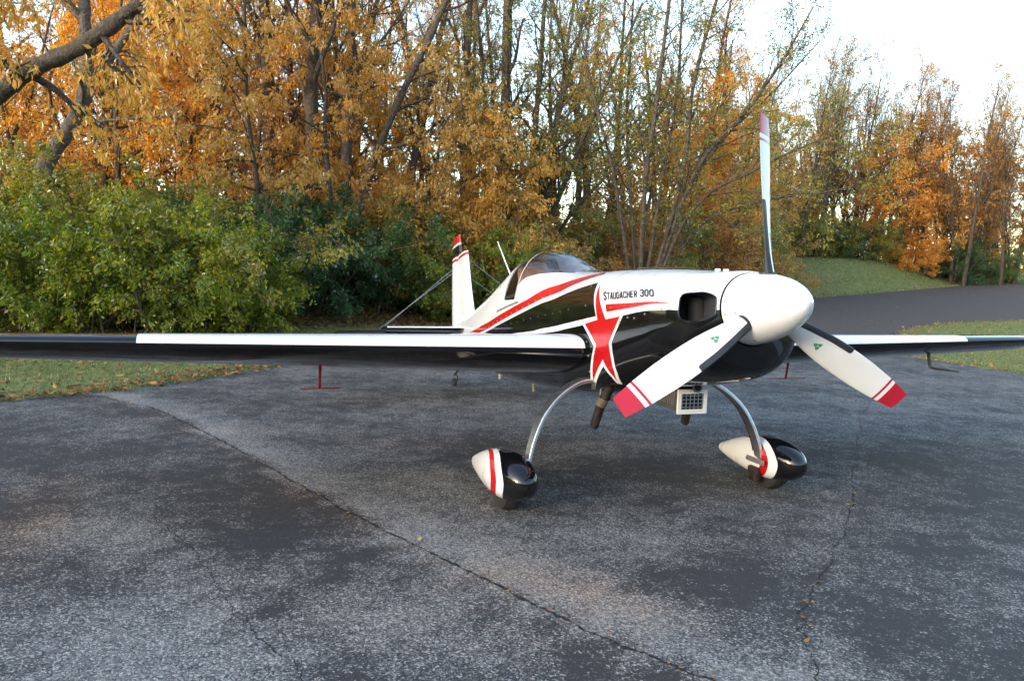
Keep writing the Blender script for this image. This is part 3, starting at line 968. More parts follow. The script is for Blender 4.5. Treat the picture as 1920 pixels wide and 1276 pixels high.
# ================================================================ terrain
BX = np.array([-600, -12, -8.5, -6.5, -4.5, -3.0, 0.0, 4.0, 8.0, 12.0, 16.0, 600])
BY = np.array([12, 12, 13.3, 14.6, 16.5, 17.8, 19.4, 22.5, 28.0, 35.0, 60.0, 60.0])
def hgt(x, y):
    x = np.asarray(x, float); y = np.asarray(y, float)
    tilt = .045 * np.clip(x - 4, 0, 60) * smooth01(y, 12, 35)
    d = y - np.interp(x, BX, BY)
    bank = (.85 * smooth01(d, 0, 5) + .03 * np.clip(d - 4, 0, 30)) * (1 - smooth01(x, 5, 13))
    ru, rv = (x - 14.79) * .718 + (y - 36.67) * .696, -(x - 14.79) * .696 + (y - 36.67) * .718   # along / beyond the far kerb of the road
    mound = 1.75 * np.exp(-(((np.clip(np.abs(ru - 10) - 4, 0, 99) / 11.0) ** 2 + ((rv - 5.2) / 3.6) ** 2)) ** 1.4) * smooth01(rv, 0, 1.5)
    far = 1.3 * smooth01(rv, 4.5, 12) * smooth01(x, 8, 20)
    return tilt + bank + mound + far

ASPH = [(-30, -24), (-14, -6), (-7.0, 4.6), (-4.94, 7.52), (-4.32, 8.22), (-3.98, 8.85), (-3.53, 9.78), (-3.25, 10.61), (-2.95, 11.6), (-2.3, 13.0), (-.7, 14.6), (2.2, 16.2), (5.6, 19.6), (9.0, 27.0), (12.69, 34.94), (14.79, 36.67), (21.19, 42.61), (27.78, 49.27), (38.29, 59.45), (60, 80), (75, 68), (40, 39.5), (26, 28.8), (15.93, 24.54), (14.5, 24.1), (12.49, 23.08), (11.32, 22.0), (10.15, 20.52), (8.95, 18.4), (8.0, 16.9), (7.5, 15.7), (7.55, 14.97), (7.75, 14.38), (8.08, 13.46), (8.37, 12.76), (9.6, 9.9), (12, 4), (20, -24)]
edge_rng = np.random.default_rng(3)
def rough_edge(poly, amp):
    out = []
    n = len(poly)
    for i in range(n):
        a, b = np.array(poly[i]), np.array(poly[(i + 1) % n])
        L_ = np.linalg.norm(b - a)
        k = max(1, int(L_ / .35)) if L_ < 14 and a[1] > 3 else 1
        d = (b - a) / L_; nn_ = np.array([-d[1], d[0]])
        for j in range(k):
            out.append(tuple(a + (b - a) * j / k + (nn_ * edge_rng.normal(0, amp) if j else 0)))
    return out
ASPH_R = rough_edge(ASPH, .03)

def attr(me, name, arr):
    a = me.attributes.new(name, 'FLOAT_COLOR', 'POINT')
    a.data.foreach_set('color', np.asarray(arr, np.float32).ravel())

# patches of worn binder: (x, y, rx, ry, angle deg, wear, tan)
PATCH = [(-1.95, 2.95, .9, .35, -20, .30, 0), (-1.25, 2.9, .5, .5, 0, .34, 0), (-2.2, 4.1, .8, .35, 0, .34, .1), (-2.0, 5.2, .55, .35, 10, -.20, .15), (-1.5, 4.75, .5, .45, -30, -.42, .2), (-1.3, 4.05, .3, .55, -15, -.30, 0), (-.7, 3.3, .7, .3, -25, .30, .15), (-.95, 3.35, .10, .65, -22, -.42, 0), (-1.3, 3.65, .30, .3, 0, .24, 0),
         (-.2, 3.3, .5, .3, -25, .30, 0), (-.1, 4.3, .6, .35, -20, .28, .1), (-.8, 5.4, .7, .4, -30, .2, .1), (.5, 4.3, .5, .45, 0, .05, 0), (.15, 3.7, .45, .22, -15, .34, .55), (.55, 3.4, .3, .22, -20, .34, .5), (1.1, 4.4, .5, .5, 0, .18, 0), (.75, 3.72, .35, .12, 35, -.30, 0), (1.2, 3.95, .12, .8, -22, -.35, 0), (1.45, 4.6, .09, .7, -20, .18, 0), (1.5, 3.6, .5, .6, 0, -.25, 0), (2.3, 3.4, .6, .4, 0, -.1, 0), (2.6, 4.6, 1.0, .6, 0, -.1, 0), (3.6, 6.2, 1.6, 1.0, 10, -.22, 0),
         (.6, 5.8, 1.0, .35, 8, -.18, .25), (-1.1, 6.4, .8, .35, 0, -.1, .2), (-.3, 8.2, 1.3, .5, 0, .18, .12), (.7, 7.6, 1.2, .3, 5, .15, .25), (-1.9, 7.9, 1.2, .6, 0, -.1, .05), (-3.5, 5.7, 1.0, .8, 0, -.16, .05), (-2.75, 4.35, .28, .9, 15, -.12, .7), (-2.6, 3.5, .4, .3, 0, -.2, .4), (.3, 6.6, 1.6, .45, 6, .02, .55), (2.0, 8.5, 1.8, .5, 0, .18, 0), (4.6, 9.0, 1.5, .35, -12, .2, 0), (5.5, 11.5, 2.5, .4, -10, .22, 0), (1.0, 11.5, 3.0, .6, 0, .1, .25), (-1.5, 10.5, 1.5, .4, 5, .05, .1), (-3.0, 7.0, .9, .25, 15, .12, 0), (-2.4, 6.7, .5, .12, 10, .2, .3)]
CRACK1 = [(-4.23, 8.04), (-3.85, 7.74), (-3.47, 7.52), (-2.9, 6.92), (-2.29, 6.22), (-1.62, 5.41), (-1.24, 4.94), (-.76, 4.37), (-.31, 3.89), (.14, 3.39), (.45, 3.06), (.76, 2.81), (1.15, 2.5)]
CRACK2 = [(7.37, 14.81), (5.9, 12.0), (3.99, 8.77), (3.45, 7.6), (3.16, 7.05), (3.01, 6.44), (2.71, 6.06), (2.2, 4.9), (1.6, 3.85), (1.35, 3.4), (1.25, 3.1), (1.15, 2.6)]
CRACK3 = [(-2.08, 4.47), (-1.6, 3.9), (-1.35, 3.53), (-1.02, 3.07), (-.71, 2.72), (-.5, 2.4)]
def seg_signed(P, pl):
    """signed distance to a polyline (positive on its right-hand side, walking towards the camera = east)"""
    best = np.full(len(P), 1e9); sg = np.zeros(len(P))
    for i in range(len(pl) - 1):
        a, b = np.array(pl[i]), np.array(pl[i + 1]); d = b - a
        t = np.clip(((P - a) @ d) / (d @ d), 0, 1)
        q = P - (a + t[:, None] * d)
        dd = np.linalg.norm(q, axis=1)
        cr = d[0] * q[:, 1] - d[1] * q[:, 0]
        m_ = dd < best
        best[m_] = dd[m_]; sg[m_] = np.sign(cr[m_])
    return best, sg

def build_asphalt():
    bm = bmesh.new()
    f0 = bm.faces.new([bm.verts.new((p[0], p[1], 0)) for p in ASPH_R])
    bm.normal_update()
    bmesh.ops.triangulate(bm, faces=[f0])
    def refine(x0, x1, y0, y1, d):
        for ax, lo, hi in ((0, x0, x1), (1, y0, y1)):
            for q in np.arange(lo, hi + 1e-6, d):
                fs = []
                for f in bm.faces:
                    c = [v.co for v in f.verts]
                    if max(k.x for k in c) > x0 - d and min(k.x for k in c) < x1 + d and max(k.y for k in c) > y0 - d and min(k.y for k in c) < y1 + d:
                        if (ax == 0 and max(k.x for k in c) > q > min(k.x for k in c)) or (ax == 1 and max(k.y for k in c) > q > min(k.y for k in c)):
                            fs.append(f)
                if not fs: continue
                es = set(e for f in fs for e in f.edges); vs = set(v for f in fs for v in f.verts)
                bmesh.ops.bisect_plane(bm, geom=list(vs) + list(es) + fs, dist=1e-6, plane_co=(q, 0, 0) if ax == 0 else (0, q, 0), plane_no=(1, 0, 0) if ax == 0 else (0, 1, 0))
    refine(-14, 60, -6, 78, 4.0)
    refine(-6, 40, 2, 62, 1.0)
    refine(-5, 7, 2.2, 13, .2)
    P = np.array([(v.co.x, v.co.y) for v in bm.verts])
    z = hgt(P[:, 0], P[:, 1]) + .006
    for v, zz in zip(bm.verts, z): v.co.z = zz
    me = bpy.data.meshes.new('asphalt_apron')
    bm.to_mesh(me); bm.free()
    wear = np.full(len(P), .275); tan = np.zeros(len(P))
    for (x, y, rx, ry, a, w_, t_) in PATCH:
        c_, s_ = math.cos(RD(a)), math.sin(RD(a))
        dx, dy = P[:, 0] - x, P[:, 1] - y
        u = (dx * c_ + dy * s_) / rx; v = (-dx * s_ + dy * c_) / ry
        g = np.exp(-(u * u + v * v) ** 1.3)
        wear += w_ * g; tan += t_ * g
    d1, s1 = seg_signed(P, CRACK1)
    wear += np.where(s1 > 0, .72 * np.exp(-(d1 / .33) ** 2) , -.16 * np.exp(-(d1 / .4) ** 2)) * (P[:, 1] < 8.3)
    tan += np.where(s1 < 0, .4 * np.exp(-(d1 / .22) ** 2), 0) * (P[:, 1] < 7.8)
    d3, s3 = seg_signed(P, CRACK3)
    wear += np.where(s3 < 0, .2 * np.exp(-(d3 / .25) ** 2), -.15 * np.exp(-(d3 / .2) ** 2))
    d2, _ = seg_signed(P, CRACK2)
    wear += .12 * np.exp(-(d2 / .15) ** 2)
    road = smooth01(P[:, 1] - np.interp(P[:, 0], [-5, 2, 7.5, 12, 60], [14, 17, 18.5, 21, 30]), -.6, .6)
    attr(me, 'wear', np.stack([np.clip(wear, .02, 1), np.clip(tan, 0, 1), road, np.ones(len(P))], -1))
    o = bpy.data.objects.new('asphalt_apron', me); C.objects.link(o)
    tag(o, kind='structure')
    return o

def asphalt_mat():
    mt, t, b = newmat('asphalt')
    L = t.links.new
    tc = t.nodes.new('ShaderNodeTexCoord')
    at = t.nodes.new('ShaderNodeAttribute'); at.attribute_name = 'wear'
    sep = t.nodes.new('ShaderNodeSeparateColor'); L(at.outputs['Color'], sep.inputs[0])
    def noise(sc, det=4, rough=.55):
        n = t.nodes.new('ShaderNodeTexNoise'); n.inputs['Scale'].default_value = sc; n.inputs['Detail'].default_value = det; n.inputs['Roughness'].default_value = rough
        L(tc.outputs['Object'], n.inputs['Vector']); return n.outputs[0]
    def math_(op, a, b_=None, clamp=False):
        n = t.nodes.new('ShaderNodeMath'); n.operation = op; n.use_clamp = clamp
        for i, q in enumerate((a, b_)):
            if q is None: continue
            if isinstance(q, (int, float)): n.inputs[i].default_value = q
            else: L(q, n.inputs[i])
        return n.outputs[0]
    def mixc(f, a, b_):
        n = t.nodes.new('ShaderNodeMix'); n.data_type = 'RGBA'
        if isinstance(f, (int, float)): n.inputs[0].default_value = f
        else: L(f, n.inputs[0])
        for i, q in ((6, a), (7, b_)):
            if isinstance(q, tuple): n.inputs[i].default_value = (*q, 1)
            else: L(q, n.inputs[i])
        return n.outputs[2]
    n1, n2, n3 = noise(1.3, 6, .62), noise(5.5, 5, .65), noise(26, 3)
    w1 = math_('ADD', sep.outputs[0], math_('MULTIPLY', math_('SUBTRACT', n1, .5), 1.35))
    w2 = math_('ADD', w1, math_('MULTIPLY', math_('SUBTRACT', n2, .5), 1.3))
    w3 = math_('ADD', w2, math_('MULTIPLY', math_('SUBTRACT', n3, .5), .55))
    wv = math_('MULTIPLY', w3, math_('SUBTRACT', 1.0, math_('MULTIPLY', sep.outputs[2], .93)), True)
    vor = t.nodes.new('ShaderNodeTexVoronoi'); vor.inputs['Scale'].default_value = 135
    vor.inputs['Randomness'].default_value = 1.0
    wp = t.nodes.new('ShaderNodeVectorMath'); wp.operation = 'ADD'
    nz = t.nodes.new('ShaderNodeTexNoise'); nz.inputs['Scale'].default_value = 60; nz.inputs['Detail'].default_value = 2
    L(tc.outputs['Object'], nz.inputs['Vector'])
    ms = t.nodes.new('ShaderNodeVectorMath'); ms.operation = 'SCALE'; ms.inputs['Scale'].default_value = .012
    L(nz.outputs['Color'], ms.inputs[0]); L(tc.outputs['Object'], wp.inputs[0]); L(ms.outputs[0], wp.inputs[1])
    L(wp.outputs[0], vor.inputs['Vector'])
    sv = t.nodes.new('ShaderNodeSeparateColor'); L(vor.outputs['Color'], sv.inputs[0])
    # a stone shows when its own random value is below the local wear
    mr = t.nodes.new('ShaderNodeMapRange'); mr.interpolation_type = 'SMOOTHSTEP'
    L(math_('SUBTRACT', math_('MULTIPLY', wv, .86), sv.outputs[0]), mr.inputs[0])
    mr.inputs[1].default_value = -.06; mr.inputs[2].default_value = .10
    vor2 = t.nodes.new('ShaderNodeTexVoronoi'); vor2.inputs['Scale'].default_value = 260; L(wp.outputs[0], vor2.inputs['Vector'])
    sv2 = t.nodes.new('ShaderNodeSeparateColor'); L(vor2.outputs['Color'], sv2.inputs[0])
    fine = t.nodes.new('ShaderNodeMapRange'); fine.interpolation_type = 'SMOOTHSTEP'
    L(math_('SUBTRACT', math_('MULTIPLY', wv, .62), sv2.outputs[0]), fine.inputs[0]); fine.inputs[1].default_value = -.06; fine.inputs[2].default_value = .12
    stone = t.nodes.new('ShaderNodeValToRGB')
    e = stone.color_ramp.elements
    e[0].color = (.095, .096, .098, 1); e[1].color = (.40, .385, .36, 1)
    e.new(.55).color = (.205, .196, .184, 1)
    L(sv.outputs[1], stone.inputs[0])
    binder = mixc(n3, (.026, .026, .028), (.045, .0445, .046))
    c1 = mixc(mr.outputs[0], mixc(math_('MULTIPLY', fine.outputs[0], .8), binder, (.17, .163, .155)), stone.outputs[0])
    tan = math_('MULTIPLY', sep.outputs[1], math_('ADD', .25, n2), True)
    c2n = t.nodes.new('ShaderNodeMix'); c2n.data_type = 'RGBA'; c2n.blend_type = 'MULTIPLY'
    L(tan, c2n.inputs[0]); L(c1, c2n.inputs[6]); c2n.inputs[7].default_value = (1.5, .98, .66, 1)
    roadc = mixc(noise(40, 3), (.038, .031, .028), (.080, .066, .058))
    spk = t.nodes.new('ShaderNodeTexVoronoi'); spk.inputs['Scale'].default_value = 9; L(tc.outputs['Object'], spk.inputs['Vector'])
    spm = math_('LESS_THAN', spk.outputs['Distance'], .06)
    road2 = mixc(math_('MULTIPLY', spm, .8), roadc, (.30, .22, .13))
    c3 = mixc(sep.outputs[2], c2n.outputs[2], road2)
    L(c3, b.inputs['Base Color'])
    b.inputs['Roughness'].default_value = .82
    b.inputs['Specular IOR Level'].default_value = .35
    bp = t.nodes.new('ShaderNodeBump'); bp.inputs['Strength'].default_value = .55; bp.inputs['Distance'].default_value = .004
    hh = math_('SUBTRACT', math_('MULTIPLY', mr.outputs[0], .6), vor.outputs['Distance'])
    L(hh, bp.inputs['Height']); L(bp.outputs[0], b.inputs['Normal'])
    return mt

apron = build_asphalt()
apron.data.materials.append(asphalt_mat())

# cracks: ragged dark gaps with crumbled edges
CRACKM = simple('crack_fill', (.012, .011, .011), .95, noise=.5, nscale=40)
CRACKB = simple('crack_debris', (.10, .062, .040), .95, noise=.5, nscale=50)
def crack(pl, wmax, seed, name='crack'):
    r_ = np.random.default_rng(seed)
    P = catmull(pl, 30); n = len(P)
    off = np.cumsum(r_.normal(0, .006, n)); off -= np.convolve(np.pad(off, 12, 'edge'), np.ones(25) / 25, 'valid')
    v, f = [], []
    for i in range(n):
        d = P[min(i + 1, n - 1)] - P[max(i - 1, 0)]; d /= np.linalg.norm(d) + 1e-9
        nn_ = np.array([-d[1], d[0]])
        c_ = P[i] + nn_ * off[i]
        wd_ = wmax * max(.08, r_.normal(.55, .35)) / 2
        z = float(hgt(c_[0], c_[1])) + .0085
        v += [(*(c_ + nn_ * wd_), z), (*(c_ - nn_ * wd_), z)]
        if i: f.append((2 * i - 2, 2 * i - 1, 2 * i + 1, 2 * i))
    o = mesh(name, v, f, CRACKM, None, False); tag(o, kind='structure')
    # crumbs lying in and beside the crack
    return o
crack(CRACK1, .022, 1); crack(CRACK2, .010, 2); crack(CRACK3, .007, 3)
crack([(-.78, 4.4), (-1.2, 4.28), (-1.6, 4.35), (-2.0, 4.2)], .006, 4)
crack([(3.05, 6.5), (3.3, 6.2), (3.1, 5.9)], .008, 5)

# ground sheet
def ground_mat():
    mt, t, b = newmat('ground_cover')
    L = t.links.new
    tc = t.nodes.new('ShaderNodeTexCoord')
    at = t.nodes.new('ShaderNodeAttribute'); at.attribute_name = 'cover'
    sep = t.nodes.new('ShaderNodeSeparateColor'); L(at.outputs['Color'], sep.inputs[0])
    def ramp(src, cols):
        r = t.nodes.new('ShaderNodeValToRGB')
        e = r.color_ramp.elements
        e[0].position, e[0].color = cols[0][0], (*cols[0][1], 1)
        e[1].position, e[1].color = cols[-1][0], (*cols[-1][1], 1)
        for p, c in cols[1:-1]: e.new(p).color = (*c, 1)
        L(src, r.inputs[0]); return r.outputs[0]
    vor = t.nodes.new('ShaderNodeTexVoronoi'); vor.inputs['Scale'].default_value = 13
    L(tc.outputs['Object'], vor.inputs['Vector'])
    sv = t.nodes.new('ShaderNodeSeparateColor'); L(vor.outputs['Color'], sv.inputs[0])
    litter = ramp(sv.outputs[0], [(0, (.035, .02, .012)), (.4, (.10, .05, .022)), (.75, (.17, .085, .035)), (1, (.27, .17, .08))])
    n = t.nodes.new('ShaderNodeTexNoise'); n.inputs['Scale'].default_value = 3; n.inputs['Detail'].default_value = 8; n.inputs['Roughness'].default_value = .7
    L(tc.outputs['Object'], n.inputs['Vector'])
    grass = ramp(n.outputs[0], [(.3, (.095, .125, .042)), (.5, (.16, .195, .066)), (.7, (.25, .24, .105))])
    n2 = t.nodes.new('ShaderNodeTexNoise'); n2.inputs['Scale'].default_value = 7; n2.inputs['Detail'].default_value = 6
    L(tc.outputs['Object'], n2.inputs['Vector'])
    ad = t.nodes.new('ShaderNodeMath'); ad.operation = 'ADD'; L(sep.outputs[0], ad.inputs[0])
    mm = t.nodes.new('ShaderNodeMath'); mm.operation = 'MULTIPLY_ADD'; L(n2.outputs[0], mm.inputs[0]); mm.inputs[1].default_value = 1.2; mm.inputs[2].default_value = -.6
    L(mm.outputs[0], ad.inputs[1]); ad.use_clamp = True
    mx = t.nodes.new('ShaderNodeMix'); mx.data_type = 'RGBA'
    L(ad.outputs[0], mx.inputs[0]); L(grass, mx.inputs[6]); L(litter, mx.inputs[7])
    L(mx.outputs[2], b.inputs['Base Color'])
    b.inputs['Roughness'].default_value = .95; b.inputs['Specular IOR Level'].default_value = .15
    bp = t.nodes.new('ShaderNodeBump'); bp.inputs['Strength'].default_value = .8; bp.inputs['Distance'].default_value = .05
    L(vor.outputs['Distance'], bp.inputs['Height']); L(bp.outputs[0], b.inputs['Normal'])
    return mt
def cover_litter(x, y):
    """0 grass .. 1 leaf litter"""
    d = y - np.interp(x, BX, BY)
    l = smooth01(d, -.9, .4) * (x < 13)
    rv = -(x - 14.79) * .696 + (y - 36.67) * .718
    far = smooth01(rv, 6.3, 7.6) * (x >= 12)
    m_ = .5 * np.exp(-(((x - 13.5) / 2.5) ** 2 + ((y - 40) / 4) ** 2))
    return np.clip(np.maximum(l, far) + m_ + .08, 0, 1)
gx = np.concatenate([[-900, -300, -100, -50, -25], np.arange(-16, 24, .4), np.arange(24, 46, 1.0), [60, 100, 300, 900]])
gy = np.concatenate([[-400, -100, -30, -10, 0], np.arange(4, 31, .4), np.arange(31, 66, .8), [75, 90, 130, 300, 1500]])
GX, GY = np.meshgrid(gx, gy, indexing='ij')
pin = np.stack([GX.ravel(), GY.ravel()], -1)
ins_ = inside(ASPH, pin)
GZ = hgt(pin[:, 0], pin[:, 1])
de = np.full(len(pin), 1e9)
for i in range(len(ASPH)):
    a, b_ = np.array(ASPH[i]), np.array(ASPH[(i + 1) % len(ASPH)]); d_ = b_ - a
    t_ = np.clip(((pin - a) @ d_) / (d_ @ d_), 0, 1)
    de = np.minimum(de, np.linalg.norm(pin - (a + t_[:, None] * d_), axis=1))
GZ = GZ + np.where(ins_, -.06 * smooth01(de, .05, .5), .02 * smooth01(de, 0, .5))
ny = len(gy); gf = []
for i in range(len(gx) - 1):
    for j in range(ny - 1):
        a = i * ny + j; gf.append((a, a + ny, a + ny + 1, a + 1))
ground = mesh('ground', np.column_stack([pin, GZ]), gf, ground_mat(), None, True)
attr(ground.data, 'cover', np.stack([cover_litter(pin[:, 0], pin[:, 1])] * 3 + [np.ones(len(pin))], -1))
tag(ground, kind='structure')

# ---------------------------------------------------------------- leaf, grass and bark materials
def leaf_mat(name, cols, transl=.5, gloss=.25):
    mt = bpy.data.materials.new(name); mt.use_nodes = True
    t = mt.node_tree; L = t.links.new
    for n in list(t.nodes):
        if n.type != 'OUTPUT_MATERIAL': t.nodes.remove(n)
    out = t.nodes['Material Output']
    at = t.nodes.new('ShaderNodeAttribute'); at.attribute_name = 'tone'
    oi = t.nodes.new('ShaderNodeObjectInfo')
    ad = t.nodes.new('ShaderNodeMath'); ad.operation = 'MULTIPLY_ADD'; ad.use_clamp = True
    L(oi.outputs['Random'], ad.inputs[0]); ad.inputs[1].default_value = .24
    sb = t.nodes.new('ShaderNodeMath'); sb.operation = 'SUBTRACT'; L(at.outputs['Fac'], sb.inputs[0]); sb.inputs[1].default_value = .12
    L(sb.outputs[0], ad.inputs[2])
    r = t.nodes.new('ShaderNodeValToRGB'); e = r.color_ramp.elements
    e[0].position, e[0].color = 0, (*cols[0], 1); e[1].position, e[1].color = 1, (*cols[-1], 1)
    for i, c in enumerate(cols[1:-1]): e.new((i + 1) / (len(cols) - 1)).color = (*c, 1)
    L(ad.outputs[0], r.inputs[0])
    df = t.nodes.new('ShaderNodeBsdfDiffuse'); tr = t.nodes.new('ShaderNodeBsdfTranslucent'); gl = t.nodes.new('ShaderNodeBsdfGlossy')
    L(r.outputs[0], df.inputs[0])
    hs = t.nodes.new('ShaderNodeHueSaturation'); hs.inputs['Saturation'].default_value = 1.1; hs.inputs['Value'].default_value = 1.9
    L(r.outputs[0], hs.inputs['Color']); L(hs.outputs[0], tr.inputs[0])
    gl.inputs['Roughness'].default_value = .45; gl.inputs[0].default_value = (1, 1, 1, 1)
    m1 = t.nodes.new('ShaderNodeMixShader'); m1.inputs[0].default_value = transl; L(df.outputs[0], m1.inputs[1]); L(tr.outputs[0], m1.inputs[2])
    fr = t.nodes.new('ShaderNodeFresnel'); fr.inputs[0].default_value = 1.35
    mu = t.nodes.new('ShaderNodeMath'); mu.operation = 'MULTIPLY'; L(fr.outputs[0], mu.inputs[0]); mu.inputs[1].default_value = gloss
    m2 = t.nodes.new('ShaderNodeMixShader'); L(mu.outputs[0], m2.inputs[0]); L(m1.outputs[0], m2.inputs[1]); L(gl.outputs[0], m2.inputs[2])
    L(m2.outputs[0], out.inputs[0])
    return mt
LM = dict(
    yellow=leaf_mat('leaf_yellow', [(0.261, 0.129, 0.048), (0.451, 0.258, 0.063), (0.57, 0.352, 0.091), (0.404, 0.328, 0.091)]),
    gold=leaf_mat('leaf_gold', [(0.198, 0.137, 0.065), (0.383, 0.248, 0.065), (0.519, 0.322, 0.082), (0.296, 0.272, 0.097)]),
    orange=leaf_mat('leaf_orange', [(.29, .115, .03), (.50, .215, .04), (.60, .33, .055), (.48, .33, .06)]),
    rust=leaf_mat('leaf_rust', [(.17, .085, .035), (.31, .155, .05), (.43, .245, .07), (.36, .25, .10)]),
    red=leaf_mat('leaf_red', [(0.168, 0.024, 0.014), (0.324, 0.048, 0.018), (0.36, 0.096, 0.024)]),
    green=leaf_mat('leaf_green', [(0.057, 0.114, 0.019), (0.108, 0.181, 0.025), (0.177, 0.229, 0.031), (0.341, 0.301, 0.04)]),
    lime=leaf_mat('leaf_lime', [(0.069, 0.123, 0.017), (0.161, 0.213, 0.022), (0.287, 0.291, 0.028), (0.483, 0.358, 0.035)]),
    dark=leaf_mat('leaf_dark_green', [(0.028, 0.073, 0.025), (0.046, 0.105, 0.034), (0.072, 0.138, 0.044)]),
    olive=leaf_mat('leaf_olive', [(0.072, 0.094, 0.027), (0.143, 0.157, 0.036), (0.243, 0.229, 0.041), (0.372, 0.272, 0.036)]),
    litter=leaf_mat('leaf_fallen', [(.07, .035, .016), (.17, .08, .03), (.26, .14, .055), (.36, .25, .11), (.40, .30, .06)], .1),
    grass=leaf_mat('grass_blade', [(0.057, 0.086, 0.026), (0.103, 0.142, 0.045), (0.158, 0.189, 0.066), (0.265, 0.234, 0.113)], .3))
BARK = simple('bark_dark', (.066, .054, .043), .9, noise=.65, nscale=13, bump=1.0, bscale=30, bdist=.04)
BARKG = simple('bark_grey', (.105, .092, .08), .9, noise=.55, nscale=11, bump=1.0, bscale=28, bdist=.04)
TWIG = simple('bark_twig', (.10, .075, .055), .9, noise=.35, nscale=6)

# ---------------------------------------------------------------- tree generator
class Tree:
    def __init__(self, seed):
        self.r = np.random.default_rng(seed)
        self.groups = {}
        self.anchor = []; self.adir = []
    def limb(self, p0, d0, L_, r0, segs, jit, up_, k, r1=None):
        r = self.r
        d = np.array(d0, float); d /= np.linalg.norm(d)
        P = [np.array(p0, float)]
        for i in range(segs):
            d = d + r.normal(0, jit, 3); d[2] += up_; d /= np.linalg.norm(d)
            P.append(P[-1] + d * L_ / segs)
        P = np.array(P)
        R = np.linspace(r0, r0 * .3 if r1 is None else r1, segs + 1)
        self.groups.setdefault((segs + 1, k), []).append((P, R))
        return P, R
    def path(self, P, R, k):
        P = np.asarray(P, float); self.groups.setdefault((len(P), k), []).append((P, np.asarray(R, float))); return P, R
    def at(self, P, R, s):
        f = s * (len(P) - 1); i = min(int(f), len(P) - 2); fr = f - i
        return P[i] * (1 - fr) + P[i + 1] * fr, R[i] * (1 - fr) + R[i + 1] * fr, P[i + 1] - P[i]
    def shoots(self, P, R, n, s0, s1, ang, L_, rel, segs, jit, up_, k, az0=None):
        out = []
        for j in range(n):
            s = s0 + (s1 - s0) * (j + self.r.random()) / n
            p, r_, d = self.at(P, R, s); d = d / (np.linalg.norm(d) + 1e-9)
            a = self.r.random() * 2 * math.pi if az0 is None else az0 + j * 2.4 + self.r.normal(0, .3)
            ref = np.array([0, 0, 1.]) if abs(d[2]) < .9 else np.array([1., 0, 0])
            u = np.cross(d, ref); u /= np.linalg.norm(u); v = np.cross(d, u)
            q = RD(ang) + self.r.normal(0, .16)
            nd = d * math.cos(q) + (u * math.cos(a) + v * math.sin(a)) * math.sin(q)
            ll = L_ * self.r.uniform(.65, 1.2) * (1 - .45 * s)
            out.append(self.limb(p, nd, ll, max(r_ * rel, .006), segs, jit, up_, k))
        return out
    def leaf_points(self, twigs, per, spread):
        for P, R in twigs:
            n = self.r.poisson(per / 3)
            for _ in range(n):
                p, _r, d = self.at(P, R, self.r.uniform(.15, 1.0))
                d = d / (np.linalg.norm(d) + 1e-9); c_ = p + self.r.normal(0, spread * .45, 3)
                for _k in range(3):
                    self.anchor.append(c_ + self.r.normal(0, .035, 3)); self.adir.append(d)
    def wood(self, mat, name='trunk', parent=None):
        VV, FF, n0 = [], [], 0
        for (S_, k), lst in self.groups.items():
            P = np.array([a for a, _ in lst]); R = np.array([b for _, b in lst])
            M = len(P)
            d = P[:, -1] - P[:, 0]; d /= np.linalg.norm(d, axis=1, keepdims=True) + 1e-9
            ref = np.where(np.abs(d[:, 2:3]) < .9, np.array([[0, 0, 1.]]), np.array([[1., 0, 0]]))
            u = np.cross(d, ref); u /= np.linalg.norm(u, axis=1, keepdims=True) + 1e-9; v = np.cross(d, u)
            a = np.arange(k) * 2 * math.pi / k
            ring = u[:, None, :] * np.cos(a)[None, :, None] + v[:, None, :] * np.sin(a)[None, :, None]
            V = P[:, :, None, :] + ring[:, None] * R[:, :, None, None]
            VV.append(V.reshape(-1, 3))
            idx = n0 + np.arange(M * S_ * k).reshape(M, S_, k)
            A = idx[:, :-1, :]; Bq = np.roll(idx, -1, 2)[:, :-1, :]; Cq = np.roll(idx, -1, 2)[:, 1:, :]; D = idx[:, 1:, :]
            FF.append(np.stack([A, Bq, Cq, D], -1).reshape(-1, 4)); n0 += M * S_ * k
        return quads(name, np.vstack(VV), np.vstack(FF), mat, parent, True)
    def crown(self, mat, l, w_, droop=.6, name='crown', parent=None):
        return leaf_mesh(name, np.array(self.anchor), np.array(self.adir), l, w_, droop, self.r, mat, parent)

def quads(name, V, F, mat, parent=None, smooth=False):
    me = bpy.data.meshes.new(name)
    V = np.ascontiguousarray(V, np.float32); F = np.ascontiguousarray(F, np.int32)
    n, k = F.shape
    me.vertices.add(len(V)); me.vertices.foreach_set('co', V.ravel())
    me.loops.add(n * k); me.loops.foreach_set('vertex_index', F.ravel())
    me.polygons.add(n); me.polygons.foreach_set('loop_start', np.arange(0, n * k, k, dtype=np.int32)); me.polygons.foreach_set('loop_total', np.full(n, k, np.int32))
    me.polygons.foreach_set('use_smooth', np.full(n, smooth, bool))
    me.materials.append(mat)
    me.update(calc_edges=True)
    return link(bpy.data.objects.new(name, me), parent)

